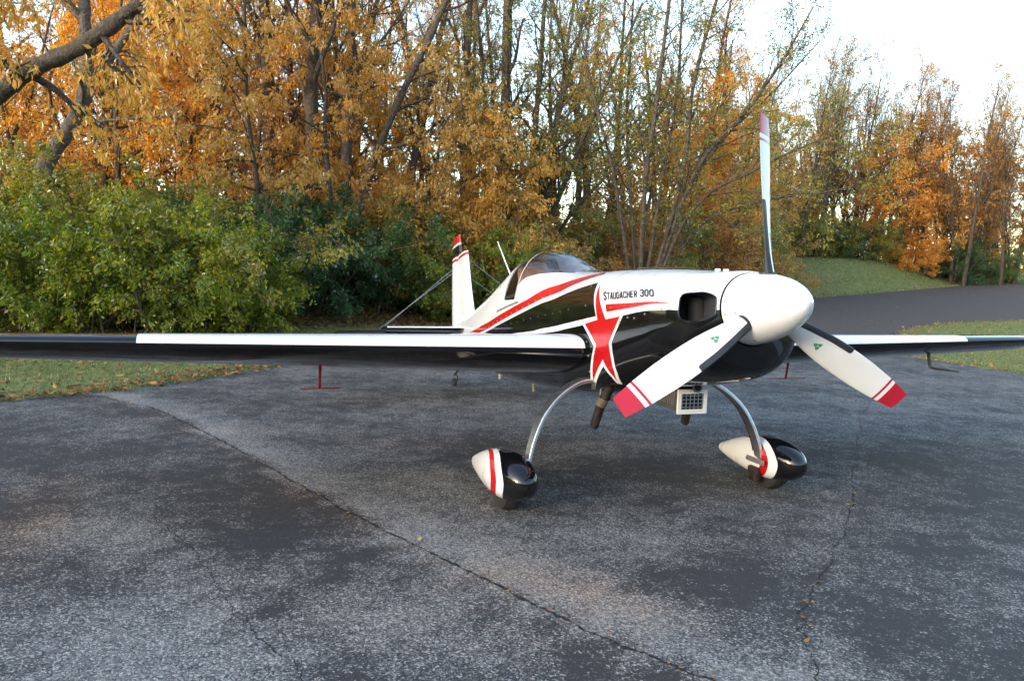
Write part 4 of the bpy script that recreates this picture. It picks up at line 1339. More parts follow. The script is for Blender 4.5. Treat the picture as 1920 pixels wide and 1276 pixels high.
def leaf_mesh(name, P, D, l, w_, droop, r, mat, parent=None, flat=False):
    n = len(P)
    d = D * .55 + r.normal(0, .55, (n, 3)); d[:, 2] -= droop
    if flat: d = r.normal(0, 1, (n, 3)); d[:, 2] *= .22
    d /= np.linalg.norm(d, axis=1, keepdims=True) + 1e-9
    q = r.normal(0, 1, (n, 3))
    if flat: q = np.cross(d, np.array([0, 0, 1.]) + r.normal(0, .25, (n, 3)))
    s = q - d * (q * d).sum(1, keepdims=True); s /= np.linalg.norm(s, axis=1, keepdims=True) + 1e-9
    nn_ = np.cross(d, s)
    ll = (l * r.uniform(.6, 1.25, n))[:, None]; ww = ll * (w_ / l)
    a = P; b = P + d * ll * .42 + s * ww * .5 + nn_ * ww * .12; c = P + d * ll - nn_ * ll * r.uniform(0, .18, n)[:, None]; e = P + d * ll * .42 - s * ww * .5 + nn_ * ww * .12
    V = np.stack([a, b, c, e], 1).reshape(-1, 3)
    F = np.arange(4 * n).reshape(n, 4)
    o = quads(name, V, F, mat, parent)
    tn = np.repeat(np.clip(r.normal(.5, .22, n), 0, 1), 4)
    at = o.data.attributes.new('tone', 'FLOAT', 'POINT'); at.data.foreach_set('value', tn.astype(np.float32))
    return o

def tall_tree(seed, H, r0, start, nmain, spread, ang, leaves, ll=.085):
    T = Tree(seed)
    P, R = T.limb((0, 0, -.4), (0, 0, 1), H, r0, 14, .045, .02, 8, r0 * .18)
    mains = T.shoots(P, R, nmain, start, .97, ang, spread, .52, 7, .11, .06, 5, T.r.random() * 6)
    subs, tw = [], []
    for q in mains: subs += T.shoots(*q, 5, .2, .98, 36, spread * .45, .55, 5, .12, .04, 4)
    for q in subs: tw += T.shoots(*q, 4, .15, 1.0, 34, spread * .24, .6, 3, .16, .03, 3)
    T.leaf_points(tw + subs, leaves / (len(tw) + len(subs)), .10)
    return T
def bare_tree(seed, H, r0, leaves):
    T = Tree(seed)
    P, R = T.limb((0, 0, -.4), (0, 0, 1), H * .97, r0, 14, .04, .02, 7, r0 * .12)
    mains = T.shoots(P, R, 24, .25, .98, 28, 3.6, .45, 7, .08, .09, 4)
    subs, tw = [], []
    for q in mains: subs += T.shoots(*q, 7, .15, 1, 28, 1.7, .55, 5, .10, .07, 3)
    for q in subs: tw += T.shoots(*q, 5, .15, 1, 30, .85, .65, 3, .14, .05, 3)
    T.leaf_points(tw + subs, leaves / (len(tw) + len(subs)), .12)
    return T
def small_tree(seed, H, r0, leaves, spread=2.2, nst=2, droop=0.0):
    T = Tree(seed)
    subs, tw = [], []
    for k in range(nst):
        a = T.r.random() * 6.28
        P, R = T.limb((.15 * math.cos(a), .15 * math.sin(a), -.3), (.25 * math.cos(a), .25 * math.sin(a), 1), H * T.r.uniform(.75, 1.05), r0, 10, .08, .03, 6, r0 * .2)
        mains = T.shoots(P, R, 11, .12, .98, 58, spread, .5, 6, .13, .03 - droop * .05, 4)
        for q in mains: subs += T.shoots(*q, 5, .15, 1, 42, spread * .45, .55, 4, .15, -droop * .06, 3)
    for q in subs: tw += T.shoots(*q, 3, .2, 1, 40, spread * .22, .6, 3, .18, -.05 - droop * .12, 3)
    T.leaf_points(tw + subs, leaves / (len(tw) + len(subs)), .13)
    return T
def shrub(seed, H, W, leaves):
    T = Tree(seed)
    subs, tw = [], []
    for k in range(16):
        a = k * 2.4 + T.r.normal(0, .3); o_ = W * .42 * math.sqrt(T.r.random())
        ti = T.r.uniform(.1, .75)
        P, R = T.limb((o_ * math.cos(a), o_ * math.sin(a), -.15), (ti * math.cos(a), ti * math.sin(a), 1), H * T.r.uniform(.6, 1.0), .022, 8, .13, -.02, 4, .006)
        subs += T.shoots(P, R, 9, .06, 1, 55, H * .34, .6, 5, .16, -.02, 3)
    for q in subs: tw += T.shoots(*q, 3, .2, 1, 45, H * .14, .6, 3, .2, -.06, 3)
    T.leaf_points(tw + subs, leaves / (len(tw) + len(subs)), .10)
    return T

# ================================================================ planting
def proto(T, l, w_, droop, wood_mat=BARK, leaf=LM['yellow']):
    a = T.wood(wood_mat); b = T.crown(leaf, l, w_, droop)
    ma, mb = a.data, b.data
    bpy.data.objects.remove(a); bpy.data.objects.remove(b)
    return ma, mb
def place(pr, name, x, y, rz, sc, leaf, label, cat, group=None, tilt=(0, 0), bark=None, parts=('trunk', 'crown'), szz=1.0, dz=0.0):
    e = bpy.data.objects.new(name, None); e.empty_display_size = .3
    e.location = (x, y, float(hgt(x, y)) + dz); e.rotation_euler = (tilt[0], tilt[1], rz)
    e.scale = (sc, sc, sc * szz)
    C.objects.link(e); tag(e, label, cat, group)
    for me, pn, mt in ((pr[0], parts[0], bark), (pr[1], parts[1], leaf)):
        o = bpy.data.objects.new(pn, me); C.objects.link(o); o.parent = e
        if mt is not None:
            o.material_slots[0].link = 'OBJECT'; o.material_slots[0].material = mt
    return e
pr_ = np.random.default_rng(11)

TALL = [proto(tall_tree(100 + i, 14, .20, (.30, .22, .38, .28, .34)[i], 20, 3.2, (34, 42, 30, 38, 46)[i], (3200, 4600, 1900, 4200, 5600)[i]), .10, .045, .7) for i in range(5)]
BARE = [proto(bare_tree(150 + i, 14, .15, (2600, 4200)[i]), .11, .05, .5, TWIG) for i in range(2)]
SMALL = [proto(small_tree(200 + i, (6.5, 5.5, 7.5, 5.0)[i], .07, (7200, 6200, 7800, 6600)[i], (2.2, 2.0, 2.1, 2.3)[i], (2, 3, 2, 2)[i]), .10, .05, .6) for i in range(4)]
SHRUB = [proto(shrub(300 + i, (2.9, 2.6, 2.4, 1.7)[i], (2.2, 2.4, 1.9, 1.8)[i], (16000, 16000, 12000, 8000)[i]), .080, .042, .55, TWIG, LM['green']) for i in range(4)]

# --- tall trunks: x, y, radius, leaf kind, variant, tilt (lean), label
LW = 'one of the slim dark trunks deep in the woods behind the left shrubs'
CW = 'one of the slim dark trunks deep in the woods above the canopy'
RW = 'one of the slim bare-topped trees along the far edge of the right-hand woods'
TALLS = [
 (-6.84, 22, .224, 'gold', 0, 'thick dark trunk left of the thickest trunk, rising above the dark green shrub'),
 (-7.96, 28, .123, 'orange', 1, LW), (-5.34, 21, .256, 'gold', 3, 'thickest dark trunk above the dark green shrub left of the tail fin'),
 (-5.59, 24, .163, 'gold', 2, 'dark trunk close behind the thickest trunk left of the tail fin'),
 (-4.70, 22, .209, 'yellow', 0, 'dark trunk hung with yellow leaves, right of the thickest trunk'),
 (-6.11, 29, .137, 'orange', 4, LW), (-11.42, 30, .163, 'rust', 4, LW), (-13.68, 32, .141, 'orange', 1, LW), (-15.87, 33, .156, 'orange', 3, LW),
 (-15.83, 30, .142, 'rust', 0, LW), (-18.63, 30, .203, 'gold', 1, LW), (-19.53, 34, .161, 'orange', 2, LW), (-11.81, 34, .138, 'rust', 4, LW),
 (-5.40, 35, .142, 'gold', 2, LW), (-4.08, 32, .152, 'orange', 4, CW), (-2.73, 30, .203, 'orange', 4, 'reddish-leaved straight trunk just right of the diagonal leaning tree'),
 (-1.59, 26, .194, 'gold', 3, 'straight dark trunk directly above the tail fin'), (-1.38, 31, .147, 'orange', 4, CW),
 (.77, 25, .152, 'gold', 1, CW), (2.11, 28, .133, 'gold', 4, CW), (-6.15, 34, .138, 'yellow', 2, LW), (3.68, 32, .130, 'orange', 1, CW),
 (7.32, 34, .161, 'orange', 4, CW), (9.70, 38, .154, 'gold', 3, CW),
 (16.84, 50, .18, 'gold', 2, RW), (16.78, 47, .18, 'gold', 3, RW), (18.10, 48, .22, 'olive', 1, 'green-leaved tree right of the raised propeller blade, tallest against the sky there'),
 (21.05, 53, .19, 'rust', 2, RW), (22.04, 52, .21, 'rust', 2, RW), (24.79, 55, .21, 'rust', 2, RW), (23.84, 51, .20, 'orange', 2, RW), (27.48, 56, .23, 'rust', 2, RW),
 (29.63, 58, .24, 'orange', 4, 'tallest tree of the right-hand woods, orange leaves up its bare crown'),
 (27.55, 50, .24, 'rust', 2, RW), (27.81, 49, .25, 'orange', 2, RW), (32.51, 55, .24, 'rust', 4, RW), (30.72, 50, .26, 'rust', 2, RW), (33.45, 53, .23, 'rust', 3, RW),
 (20.2, 50.5, .15, 'rust', 2, RW), (22.9, 53.5, .15, 'rust', 2, RW), (25.6, 52.6, .16, 'orange', 2, RW), (26.1, 57, .18, 'rust', 4, RW), (28.8, 53, .17, 'rust', 2, RW), (29.6, 51.2, .18, 'orange', 2, RW), (31.4, 53.5, .2, 'rust', 2, RW), (34.6, 56, .2, 'rust', 4, RW), (19.1, 52.5, .17, 'gold', 4, RW), (15.6, 51, .18, 'gold', 4, RW),
 (36.5, 54, .24, 'rust', 0, RW), (12.8, 44, .17, 'gold', 1, RW), (14.2, 48, .17, 'gold', 3, RW),
]
for x, y in ((-17.2, 27), (-14.6, 28.5), (-12.6, 26.5), (-10.6, 28), (-9.3, 26), (-8.7, 30.5), (-7.2, 25.5), (-6.5, 32), (-9.9, 32), (-13.0, 34), (-5.0, 24)): TALLS.append((x, y, pr_.uniform(.11, .16), ('orange', 'gold', 'rust')[int(pr_.integers(3))], int(pr_.choice([0, 2, 3])), LW))
for x, y in ((-3.4, 25), (-2.3, 33), (-1.0, 28), (1.5, 31), (2.9, 30), (4.7, 34), (5.6, 31.5), (8.5, 36), (6.6, 36), (3.0, 35)): TALLS.append((x, y, pr_.uniform(.10, .15), ('orange', 'gold', 'rust')[int(pr_.integers(3))], int(pr_.choice([0, 2, 3, 4])), CW))
for x, y in ((17.5, 54), (20.7, 55), (23.2, 56.5), (25.2, 55), (27.2, 53.5), (28.4, 56), (30.3, 56), (31.2, 58), (33.0, 55.5), (35.6, 58), (37.5, 57), (19.9, 52)): TALLS.append((x, y, .15, ('orange', 'gold', 'rust')[int(pr_.integers(3))], int(pr_.integers(5)), RW))
for i, (x, y, r0, lk, va, lb) in enumerate(TALLS):
    sc = max(.8, r0 / .20)
    if y > 44: sc = pr_.uniform(.78, .95) * (1.12 if 'tallest tree' in lb else 1.0)
    else: sc = min(sc, 1.1) * pr_.uniform(.92, 1.12)
    e = place(BARE[va % 2] if lb == RW or 'tallest' in lb else TALL[va], 'tall_tree', x, y, pr_.uniform(0, 6.28), sc, LM[lk], lb, 'tree', {LW: 'slim trunks deep in the left woods', CW: 'slim trunks deep in the woods above the canopy', RW: 'slim trees along the far woods on the right'}.get(lb), (pr_.normal(0, .03), pr_.normal(-.02, .045)), BARK)

# --- understory trees
SM_L = 'one of the orange understory trees filling the woods behind the left shrubs'
SM_C = 'one of the golden understory trees filling the woods behind the tail'
SM_R = 'one of the gold and olive bushy trees behind the grass mound'
SMALLS = [
 (-13.46, 28, 'orange', 0, 1.0, SM_L), (-11.18, 27, 'orange', 2, 1.05, SM_L), (-9.9, 29, 'rust', 1, 1.05, SM_L), (-14.79, 26, 'rust', 3, 1.0, SM_L), (-15.8, 29, 'orange', 1, 1.1, SM_L), (-12.2, 31, 'orange', 0, 1.3, SM_L), (-17.5, 26, 'gold', 2, 1.0, SM_L),
 (-8.22, 29, 'gold', 3, 1.0, SM_C), (-5.61, 30, 'yellow', 0, 1.0, SM_C), (-3.89, 28, 'rust', 1, .95, SM_C), (-2.08, 28, 'orange', 2, .9, SM_C), (-.3, 29, 'orange', 0, .95, SM_C),
 (3.51, 28, 'orange', 2, 1.15, 'tall orange-crowned understory tree behind the many-stemmed fan tree'), (5.83, 29, 'orange', 0, 1.1, 'orange understory tree just right of the many-stemmed fan tree'),
 (2.36, 26, 'rust', 1, .85, 'brown-leaved small tree behind the front of the canopy'), (8.4, 33, 'gold', 2, 1.05, SM_R), (10.43, 36, 'gold', 0, 1.1, SM_R), (12.34, 41, 'gold', 2, 1.15, SM_R), (6.9, 30, 'gold', 3, .95, SM_R),
 (15.14, 48.5, 'gold', 3, 1.25, SM_R), (17.29, 50, 'gold', 2, 1.2, SM_R), (19.52, 51, 'orange', 0, 1.15, SM_R), (13.6, 46, 'olive', 1, 1.3, SM_R),
 (23.9, 50, 'orange', 0, 1.3, 'bright orange maple right of the propeller above the dark bushes'), (26.3, 51, 'orange', 3, 1.35, 'second bright orange tree, right beside the orange maple'),
 (21.8, 51, 'rust', 2, 1.0, 'brown-leaved tree left of the bright orange maple'), (30.5, 52, 'rust', 1, 1.3, 'brownish small tree near the right edge of the woods'), (33.6, 54, 'rust', 2, 1.2, 'brownish small tree at the far right end of the woods'), (24.85, 53, 'rust', 2, 1.35, 'rust-coloured tree half hidden behind the bright orange maple'),
]
SM_H = 'one of the taller orange-gold trees close behind the green shrubs on the left'
SM_F = 'one of the russet trees crowding the far right-hand woods'
SMALLS += [(-14.2, 21.5, 'orange', 2, 1.15, SM_H), (-12.3, 20.5, 'gold', 0, 1.2, SM_H), (-10.9, 22.5, 'orange', 1, 1.45, SM_H), (-9.2, 23.5, 'orange', 2, 1.2, SM_H), (-7.7, 22.5, 'rust', 0, 1.25, SM_H), (-6.6, 24.5, 'orange', 3, 1.6, SM_H), (-13.2, 24.5, 'orange', 0, 1.4, SM_H), (-11.5, 26, 'rust', 2, 1.35, SM_H)]
SMALLS += [(x, y, lk, va, sc, SM_F) for x, y, lk, va, sc in ((22.6, 54, 'orange', 2, 1.5), (26.5, 55, 'rust', 0, 1.65), (29.0, 54.5, 'orange', 2, 1.45), (32.2, 57, 'rust', 1, 1.8), (35.0, 57.5, 'orange', 0, 1.6), (38, 60, 'rust', 2, 1.5), (19.5, 54.5, 'gold', 1, 1.7), (24.3, 58, 'rust', 3, 1.9), (29.5, 60, 'gold', 0, 1.7), (34.5, 62, 'rust', 2, 1.6))]
SMALLS += [(4.6, 31, 'orange', 0, 1.35, SM_C), (7.6, 32, 'orange', 2, 1.25, SM_C), (9.3, 35, 'gold', 1, 1.6, SM_C), (1.2, 30, 'gold', 2, 1.15, SM_C), (-1.1, 31, 'gold', 0, 1.2, SM_C), (12.0, 46, 'gold', 0, 1.5, SM_R), (11.0, 39, 'gold', 3, 1.35, SM_R), (16.2, 52.5, 'gold', 1, 1.6, SM_R), (-6.9, 27, 'yellow', 2, 1.2, SM_C), (-4.6, 26, 'gold', 0, 1.2, SM_C)]
for x, y, lk, va, sc, lb in SMALLS:
    place(SMALL[va], 'understory_tree', x, y, pr_.uniform(0, 6.28), sc, LM[lk], lb, 'tree', {SM_L: 'orange understory trees in the left woods', SM_C: 'golden understory trees behind the tail', SM_R: 'yellow-olive trees behind the grass mound', SM_H: 'orange-gold trees behind the green shrubs', SM_F: 'russet trees in the far right woods'}.get(lb), (pr_.normal(0, .05), pr_.normal(0, .05)), BARK)

# --- shrubs
SH_G = 'one of the leafy green shrubs massed along the grass behind the left wing'
SH_D = 'one of the dark green shrubs between the bright green mass and the tail fin'
SH_Y = 'one of the olive-yellow shrubs on the bank right behind the tail fin'
SH_U = 'one of the brown and olive bushes crowded low behind the engine cowling'
SH_R = 'one of the olive bushes along the crest of the grass mound'
SHRUBS = [
 (-9.4, 14.9, 'lime', 1, 1.12, 'yellow-green shrub at the foot of the leaning grey trunk'), (-8.1, 14.4, 'green', 0, 1.05, 'green shrub right of the leaning grey trunk, behind the black wing tip'), (-7.0, 14.6, 'lime', 1, 1.08, 'yellow-green shrub behind the place where the wing turns from black to white'), (-6.35, 14.9, 'lime', 0, 1.05, 'yellow-green shrub second from the right end of the front row behind the wing'), (-5.85, 15.3, 'lime', 2, 1.0, 'yellow-green shrub at the right end of the front row behind the wing'), (-10.6, 14.2, 'lime', 0, 1.1, 'yellow-green shrub at the left edge of the photo behind the wing tip'),
 (-6.6, 16.2, 'olive', 0, 1.2, 'olive shrub rising behind the right end of the yellow-green row'), (-8.3, 16.3, 'olive', 1, 1.25, 'olive shrub rising behind the middle of the yellow-green row'), (-9.8, 16.5, 'lime', 2, 1.3, 'yellow-green shrub standing behind the leaning grey trunk'),
 (-5.1, 18.3, 'dark', 0, 1.2, 'dark green shrub next to the right end of the yellow-green row'), (-4.2, 19.2, 'dark', 1, 1.1, 'dark green shrub above the middle of the brown leaf-covered bank'), (-6.0, 18.2, 'dark', 2, 1.35, 'dark green shrub half hidden behind the yellow-green row'), (-3.5, 20.0, 'dark', 2, 1.05, 'dark green shrub behind the tail bracing wires'),
 (-2.75, 20.4, 'olive', 0, 1.15, 'olive shrub just left of the tail fin'), (-1.8, 20.3, 'olive', 1, 1.15, 'olive shrub directly behind the tail fin'), (-.85, 19.6, 'green', 0, 1.0, 'green shrub between the tail fin and the whip antenna'), (.0, 20.2, 'olive', 2, 1.15, 'olive shrub directly behind the whip antenna'), (-1.3, 19.6, 'green', 3, .95, 'low green shrub touching the right side of the tail fin'), (-2.6, 20.8, 'gold', 0, 1.35, 'golden shrub rising over the olive one left of the tail fin'), (-.6, 21.2, 'gold', 1, 1.3, 'golden shrub rising above the whip antenna'),
 (1.0, 20.6, 'dark', 2, .85, 'small dark green bush rising just behind the bubble canopy'),
 (1.9, 21.6, 'rust', 0, .85, 'rusty bush beside the dark green one behind the canopy'), (2.7, 22.6, 'rust', 3, 1.05, 'rusty bush at the foot of the many-stemmed fan tree'), (5.0, 25, 'olive', 3, 1.1, 'olive bush left of the small bright red bush'), (7.3, 27.6, 'rust', 2, .9, 'rusty bush right of the small bright red bush'), (8.9, 30.5, 'rust', 1, .85, SH_U), (10.2, 32.5, 'gold', 0, .9, 'golden bush behind the foot of the raised propeller blade'), (4.0, 23.6, 'olive', 0, .8, "olive bush just right of the fan tree's foot"), (10.4, 38.5, 'gold', 1, 1.1, 'golden bush at the left end of the grass mound'),
 (5.35, 23.6, 'red', 3, .8, 'small bright red bush behind the top of the cowling'),
 (1.4, 23.8, 'olive', 1, 1.05, SH_U), (3.2, 25.0, 'rust', 1, 1.1, SH_U), (4.6, 27.2, 'olive', 0, 1.25, SH_U), (6.6, 29, 'rust', 0, 1.3, SH_U), (2.2, 27, 'gold', 0, 1.3, SH_U), (.6, 25.5, 'olive', 0, 1.3, SH_U), (8.6, 33, 'olive', 0, 1.4, SH_U),
 (14.0, 47.5, 'olive', 1, 1.5, SH_R), (16.2, 49, 'olive', 0, 1.4, SH_R), (18.3, 49.5, 'olive', 2, 1.4, SH_R), (20.3, 49.5, 'dark', 1, 1.2, 'dark green bush on the crest of the grass mound'), (22.0, 49.5, 'olive', 0, 1.1, SH_R), (12.6, 43.5, 'gold', 0, 1.2, SH_R),
 (24.8, 49.5, 'orange', 1, 1.0, 'low orange bush right of the mound under the bright maple'),
 (28.0, 51, 'dark', 1, 1.25, 'round dark green bush behind the road near the right edge'), (30.2, 52.3, 'dark', 0, 1.15, 'dark green bush behind the road, right of the round one'), (32.6, 54, 'green', 2, 1.3, 'green bush behind the road at the right edge of the photo'),
]
for x, y, lk, va, sc, lb in SHRUBS:
    place(SHRUB[va], 'shrub', x, y, pr_.uniform(0, 6.28), sc, LM[lk], lb, 'shrub', {SH_G: 'green shrubs behind the left wing', SH_D: 'dark green shrubs left of the tail', SH_Y: 'olive-yellow shrubs behind the tail', SH_U: 'rusty bushes behind the cowling', SH_R: 'bushes along the mound'}.get(lb), (0, 0), None, ('stems', 'foliage'))

# --- trees with a shape of their own
def hero(name, T, leaf, l, w_, droop, bark, label):
    e = empty(name, (0, 0, 0)); tag(e, label, 'tree')
    base = T.base; e.location = base
    T.anchor = [a - np.array(base) for a in T.anchor]
    T.groups = {k: [(P - np.array(base), R) for P, R in v] for k, v in T.groups.items()}
    T.wood(bark, 'trunk', e); T.crown(leaf, l, w_, droop, 'crown', e)
    return e
def dress(T, stems, nm, Lm, ang, leaves, up_=.03, droopt=-.03, s0=.25, sp=.10, k0=4):
    mains, subs, tw = [], [], []
    for P, R in stems: mains += T.shoots(P, R, nm, s0, 1, ang, Lm, .5, 6, .12, up_, k0)
    for q in mains: subs += T.shoots(*q, 5, .15, 1, 40, Lm * .45, .55, 5, .14, up_ * .5 + droopt, 3)
    for q in subs: tw += T.shoots(*q, 3, .2, 1, 38, Lm * .22, .6, 3, .18, droopt, 3)
    T.leaf_points(tw + subs, leaves / (len(tw) + len(subs)), sp)
def stem(T, pts, r0, r1, k=8, thick=1.0):
    P = catmull(pts, 6); R = np.linspace(r0, r1, len(P)) * thick * (1 + .07 * np.sin(np.arange(len(P)) * 1.9) + T.r.normal(0, .05, len(P))); return T.path(P, R, k)
# limb reaching in at the upper left
T = Tree(401); T.base = (-11.6, 12.2, float(hgt(-11.6, 12.2)))
stem(T, [(-11.6, 12.2, -.2), (-11.5, 12.2, 1.2), (-11.4, 12.2, 3.0), (-11.5, 12.3, 5.5), (-11.3, 12.4, 8.5)], .30, .12, 10)
s1 = stem(T, [(-11.45, 12.2, 1.9), (-9.79, 12.1, 2.55), (-8.56, 12.0, 3.23), (-7.75, 12.0, 3.77), (-7.26, 12.0, 4.13), (-6.54, 12.0, 4.48), (-5.9, 12.0, 4.93), (-5.6, 12.0, 5.18), (-5.0, 12.0, 5.75), (-4.2, 12.1, 6.6)], .155, .085, 10)
s2 = stem(T, [(-11.3, 12.4, 5.0), (-10.0, 12.2, 5.8), (-8.6, 12.1, 6.0), (-7.2, 12.0, 6.2)], .09, .03, 6)
s3 = stem(T, [(-9.79, 12.1, 2.55), (-9.0, 12.3, 3.9), (-8.3, 12.4, 5.2), (-7.9, 12.5, 6.6)], .07, .03, 6)
dress(T, [s1], 9, 1.5, 62, 1500, -.02, -.06, .35)
dress(T, [s2, s3], 9, 1.6, 55, 3600, -.03, -.08, .3)
hero('overhanging_tree', T, LM['yellow'], .125, .055, .9, BARK, 'tree at the left edge whose thick dark limb slants up across the corner')
# leaning pale trunk
T = Tree(402); T.base = (-9.42, 15.5, float(hgt(-9.42, 15.5)))
s1 = stem(T, [(-9.45, 15.5, -.2), (-9.36, 15.5, 1.33), (-9.22, 15.5, 2.89), (-8.79, 15.5, 3.66), (-8.47, 15.5, 4.18), (-8.33, 15.5, 4.73), (-8.34, 15.5, 5.52), (-8.35, 15.5, 6.21), (-8.4, 15.5, 7.4), (-8.2, 15.6, 9.0)], .185, .08, 10)
s2 = stem(T, [(-8.40, 15.5, 4.28), (-8.0, 15.45, 4.94), (-7.63, 15.4, 5.4), (-7.27, 15.4, 5.86), (-6.6, 15.4, 6.56), (-5.6, 15.4, 7.3)], .10, .05, 8)
s3 = stem(T, [(-8.75, 15.5, 3.7), (-8.1, 15.3, 3.9), (-7.2, 15.2, 4.0), (-6.4, 15.1, 4.05)], .04, .015, 5)
dress(T, [s1, s2], 8, 1.8, 50, 2600, .0, -.05, .45)
dress(T, [s3], 6, .7, 50, 250, .0, -.04, .3)
hero('leaning_tree', T, LM['gold'], .115, .05, .8, BARKG, 'leaning grey trunk that forks behind the left shrubs, under the slanting limb')
# yellow trees with long hanging leaves in front of the woods
def veil(seed, x, y, H, W, leaves, leaf, label, lean=0.0, z0=.18):
    T = Tree(seed); z = float(hgt(x, y)); T.base = (x, y, z)
    P, R = T.limb((x, y, z - .2), (lean, 0, 1), H, .085, 12, .05, .02, 6, .02)
    mains = T.shoots(P, R, 20, z0, .98, 66, W, .5, 7, .10, -.015, 4)
    subs, tw = [], []
    for q in mains: subs += T.shoots(*q, 6, .12, 1, 45, W * .42, .55, 5, .13, -.07, 3)
    for q in subs: tw += T.shoots(*q, 3, .2, 1, 40, W * .2, .6, 3, .16, -.14, 3)
    T.leaf_points(tw + subs, leaves / (len(tw) + len(subs)), .10)
    return hero('hanging_tree', T, leaf, .115, .048, 1.0, BARK, label)
veil(411, -5.9, 18.6, 8.6, 2.3, 9800, LM['gold'], 'gold-leaved tree with hanging leaves left of the thickest trunk')
veil(412, -4.2, 19.2, 9.0, 2.4, 11000, LM['yellow'], 'yellow tree whose long hanging leaves veil the thick trunks left of the tail')
veil(413, -2.3, 20.0, 6.2, 2.6, 9800, LM['gold'], 'gold-leaved spreading tree directly above the tail fin', .05, .3)
veil(414, -.2, 20.6, 4.6, 2.0, 7000, LM['yellow'], 'small yellow-green tree just left of the bubble canopy', .1, .4)
veil(415, -9.8, 19.5, 8.0, 2.4, 10000, LM['orange'], 'orange-leaved tree behind the leaning grey trunk')
# diagonal tree
T = Tree(403); T.base = (-3.85, 19.5, float(hgt(-3.85, 19.5)))
s1 = stem(T, [(-3.95, 19.5, .2), (-3.85, 19.5, 2.0), (-3.6, 19.5, 3.6), (-2.95, 19.5, 5.3), (-2.2, 19.5, 6.9), (-1.5, 19.5, 8.6), (-1.0, 19.5, 10.0)], .115, .06, 8)
s2 = stem(T, [(-3.45, 19.5, 4.1), (-2.4, 19.4, 4.35), (-1.2, 19.3, 4.2), (-.3, 19.2, 3.7)], .06, .02, 6)
dress(T, [s1, s2], 9, 2.0, 50, 2600, .02, -.04, .35)
hero('diagonal_tree', T, LM['gold'], .11, .045, .8, BARK, 'dark tree leaning up to the right above the tail fin')
# clump of stems above the canopy
z0 = float(hgt(-.1, 22.2))
T = Tree(404); T.base = (-.1, 22.2, z0)
S_ = [stem(T, [(-.35, 22.2, z0 - .2), (-.42, 22, 3.0), (-.40, 21.8, 6.0), (-.45, 21.8, 10.5)], .25, .13, 10, .85)]
S_ += [stem(T, [(-.1, 22.2, z0 - .2), (.25, 22.1, 2.8), (.45, 22.1, 5.5), (.6, 22.1, 9.5)], .16, .07, 8, .75),
       stem(T, [(.0, 22.2, z0 - .2), (.7, 22.2, 3.4), (1.15, 22.3, 6.0), (1.9, 22.4, 9.3)], .13, .05, 8, .75),
       stem(T, [(.1, 22.2, z0 - .2), (1.1, 22.1, 3.2), (2.0, 22.0, 5.6), (3.2, 22.0, 8.6)], .12, .04, 8, .75),
       stem(T, [(-.3, 22.2, z0 - .2), (-.8, 22.2, 3.6), (-1.0, 22.2, 6.2), (-1.4, 22.2, 9.3)], .11, .05, 8, .75),
       stem(T, [(.1, 22.2, z0 - .2), (1.3, 22.0, 2.6), (2.6, 21.9, 4.2), (4.2, 21.8, 6.2)], .09, .03, 6, .75)]
dress(T, S_, 14, 2.1, 36, 15000, .04, -.01, .25)
hero('stem_clump_tree', T, LM['olive'], .085, .04, .5, BARK, 'clump of thick and thin dark stems rising above the bubble canopy')
# fan-shaped multi-stem tree
z0 = float(hgt(3.3, 20.6))
T = Tree(405); b0 = (3.3, 20.6, z0 - .2); T.base = (3.3, 20.6, z0)
S_ = [stem(T, [b0, (3.27, 20.5, 3.54), (3.43, 20.4, 5.5), (3.62, 20.4, 8.06), (3.7, 20.4, 9.6)], .13, .05, 8, .62),
      stem(T, [b0, (4.19, 20.5, 3.83), (4.4, 20.6, 6.24), (4.9, 20.7, 8.4), (5.2, 20.7, 9.5)], .12, .045, 8, .62),
      stem(T, [b0, (4.5, 20.5, 3.9), (5.76, 20.6, 5.54), (6.62, 20.6, 6.89), (7.3, 20.6, 8.2)], .11, .03, 8, .62),
      stem(T, [b0, (4.4, 20.2, 2.95), (5.9, 19.8, 4.04), (7.3, 19.6, 4.75), (8.3, 19.5, 5.1)], .09, .02, 7, .62),
      stem(T, [b0, (2.5, 20.4, 3.6), (2.0, 20.2, 5.2), (1.5, 20.2, 7.0), (1.2, 20.2, 8.6)], .09, .03, 7, .62),
      stem(T, [b0, (2.95, 20.8, 3.4), (2.77, 20.9, 5.57), (2.8, 20.9, 8.4)], .10, .04, 7, .62),
      stem(T, [b0, (4.3, 20.9, 3.2), (5.4, 21.1, 5.0), (6.6, 21.2, 6.2), (7.8, 21.3, 7.6)], .10, .02, 7, .62),
      stem(T, [b0, (4.6, 20.5, 2.5), (6.2, 20.3, 3.3), (7.7, 20.2, 3.55), (9.0, 20.2, 3.9)], .08, .02, 7, .62),
      stem(T, [b0, (3.7, 20.6, 3.6), (4.0, 20.8, 5.8), (4.1, 21.0, 8.9)], .09, .03, 7, .62)]
dress(T, S_, 16, 1.9, 38, 19000, .03, -.01, .18, .12)
hero('fan_tree', T, LM['olive'], .075, .036, .4, BARK, 'many-stemmed tree fanning out behind the engine cowling')

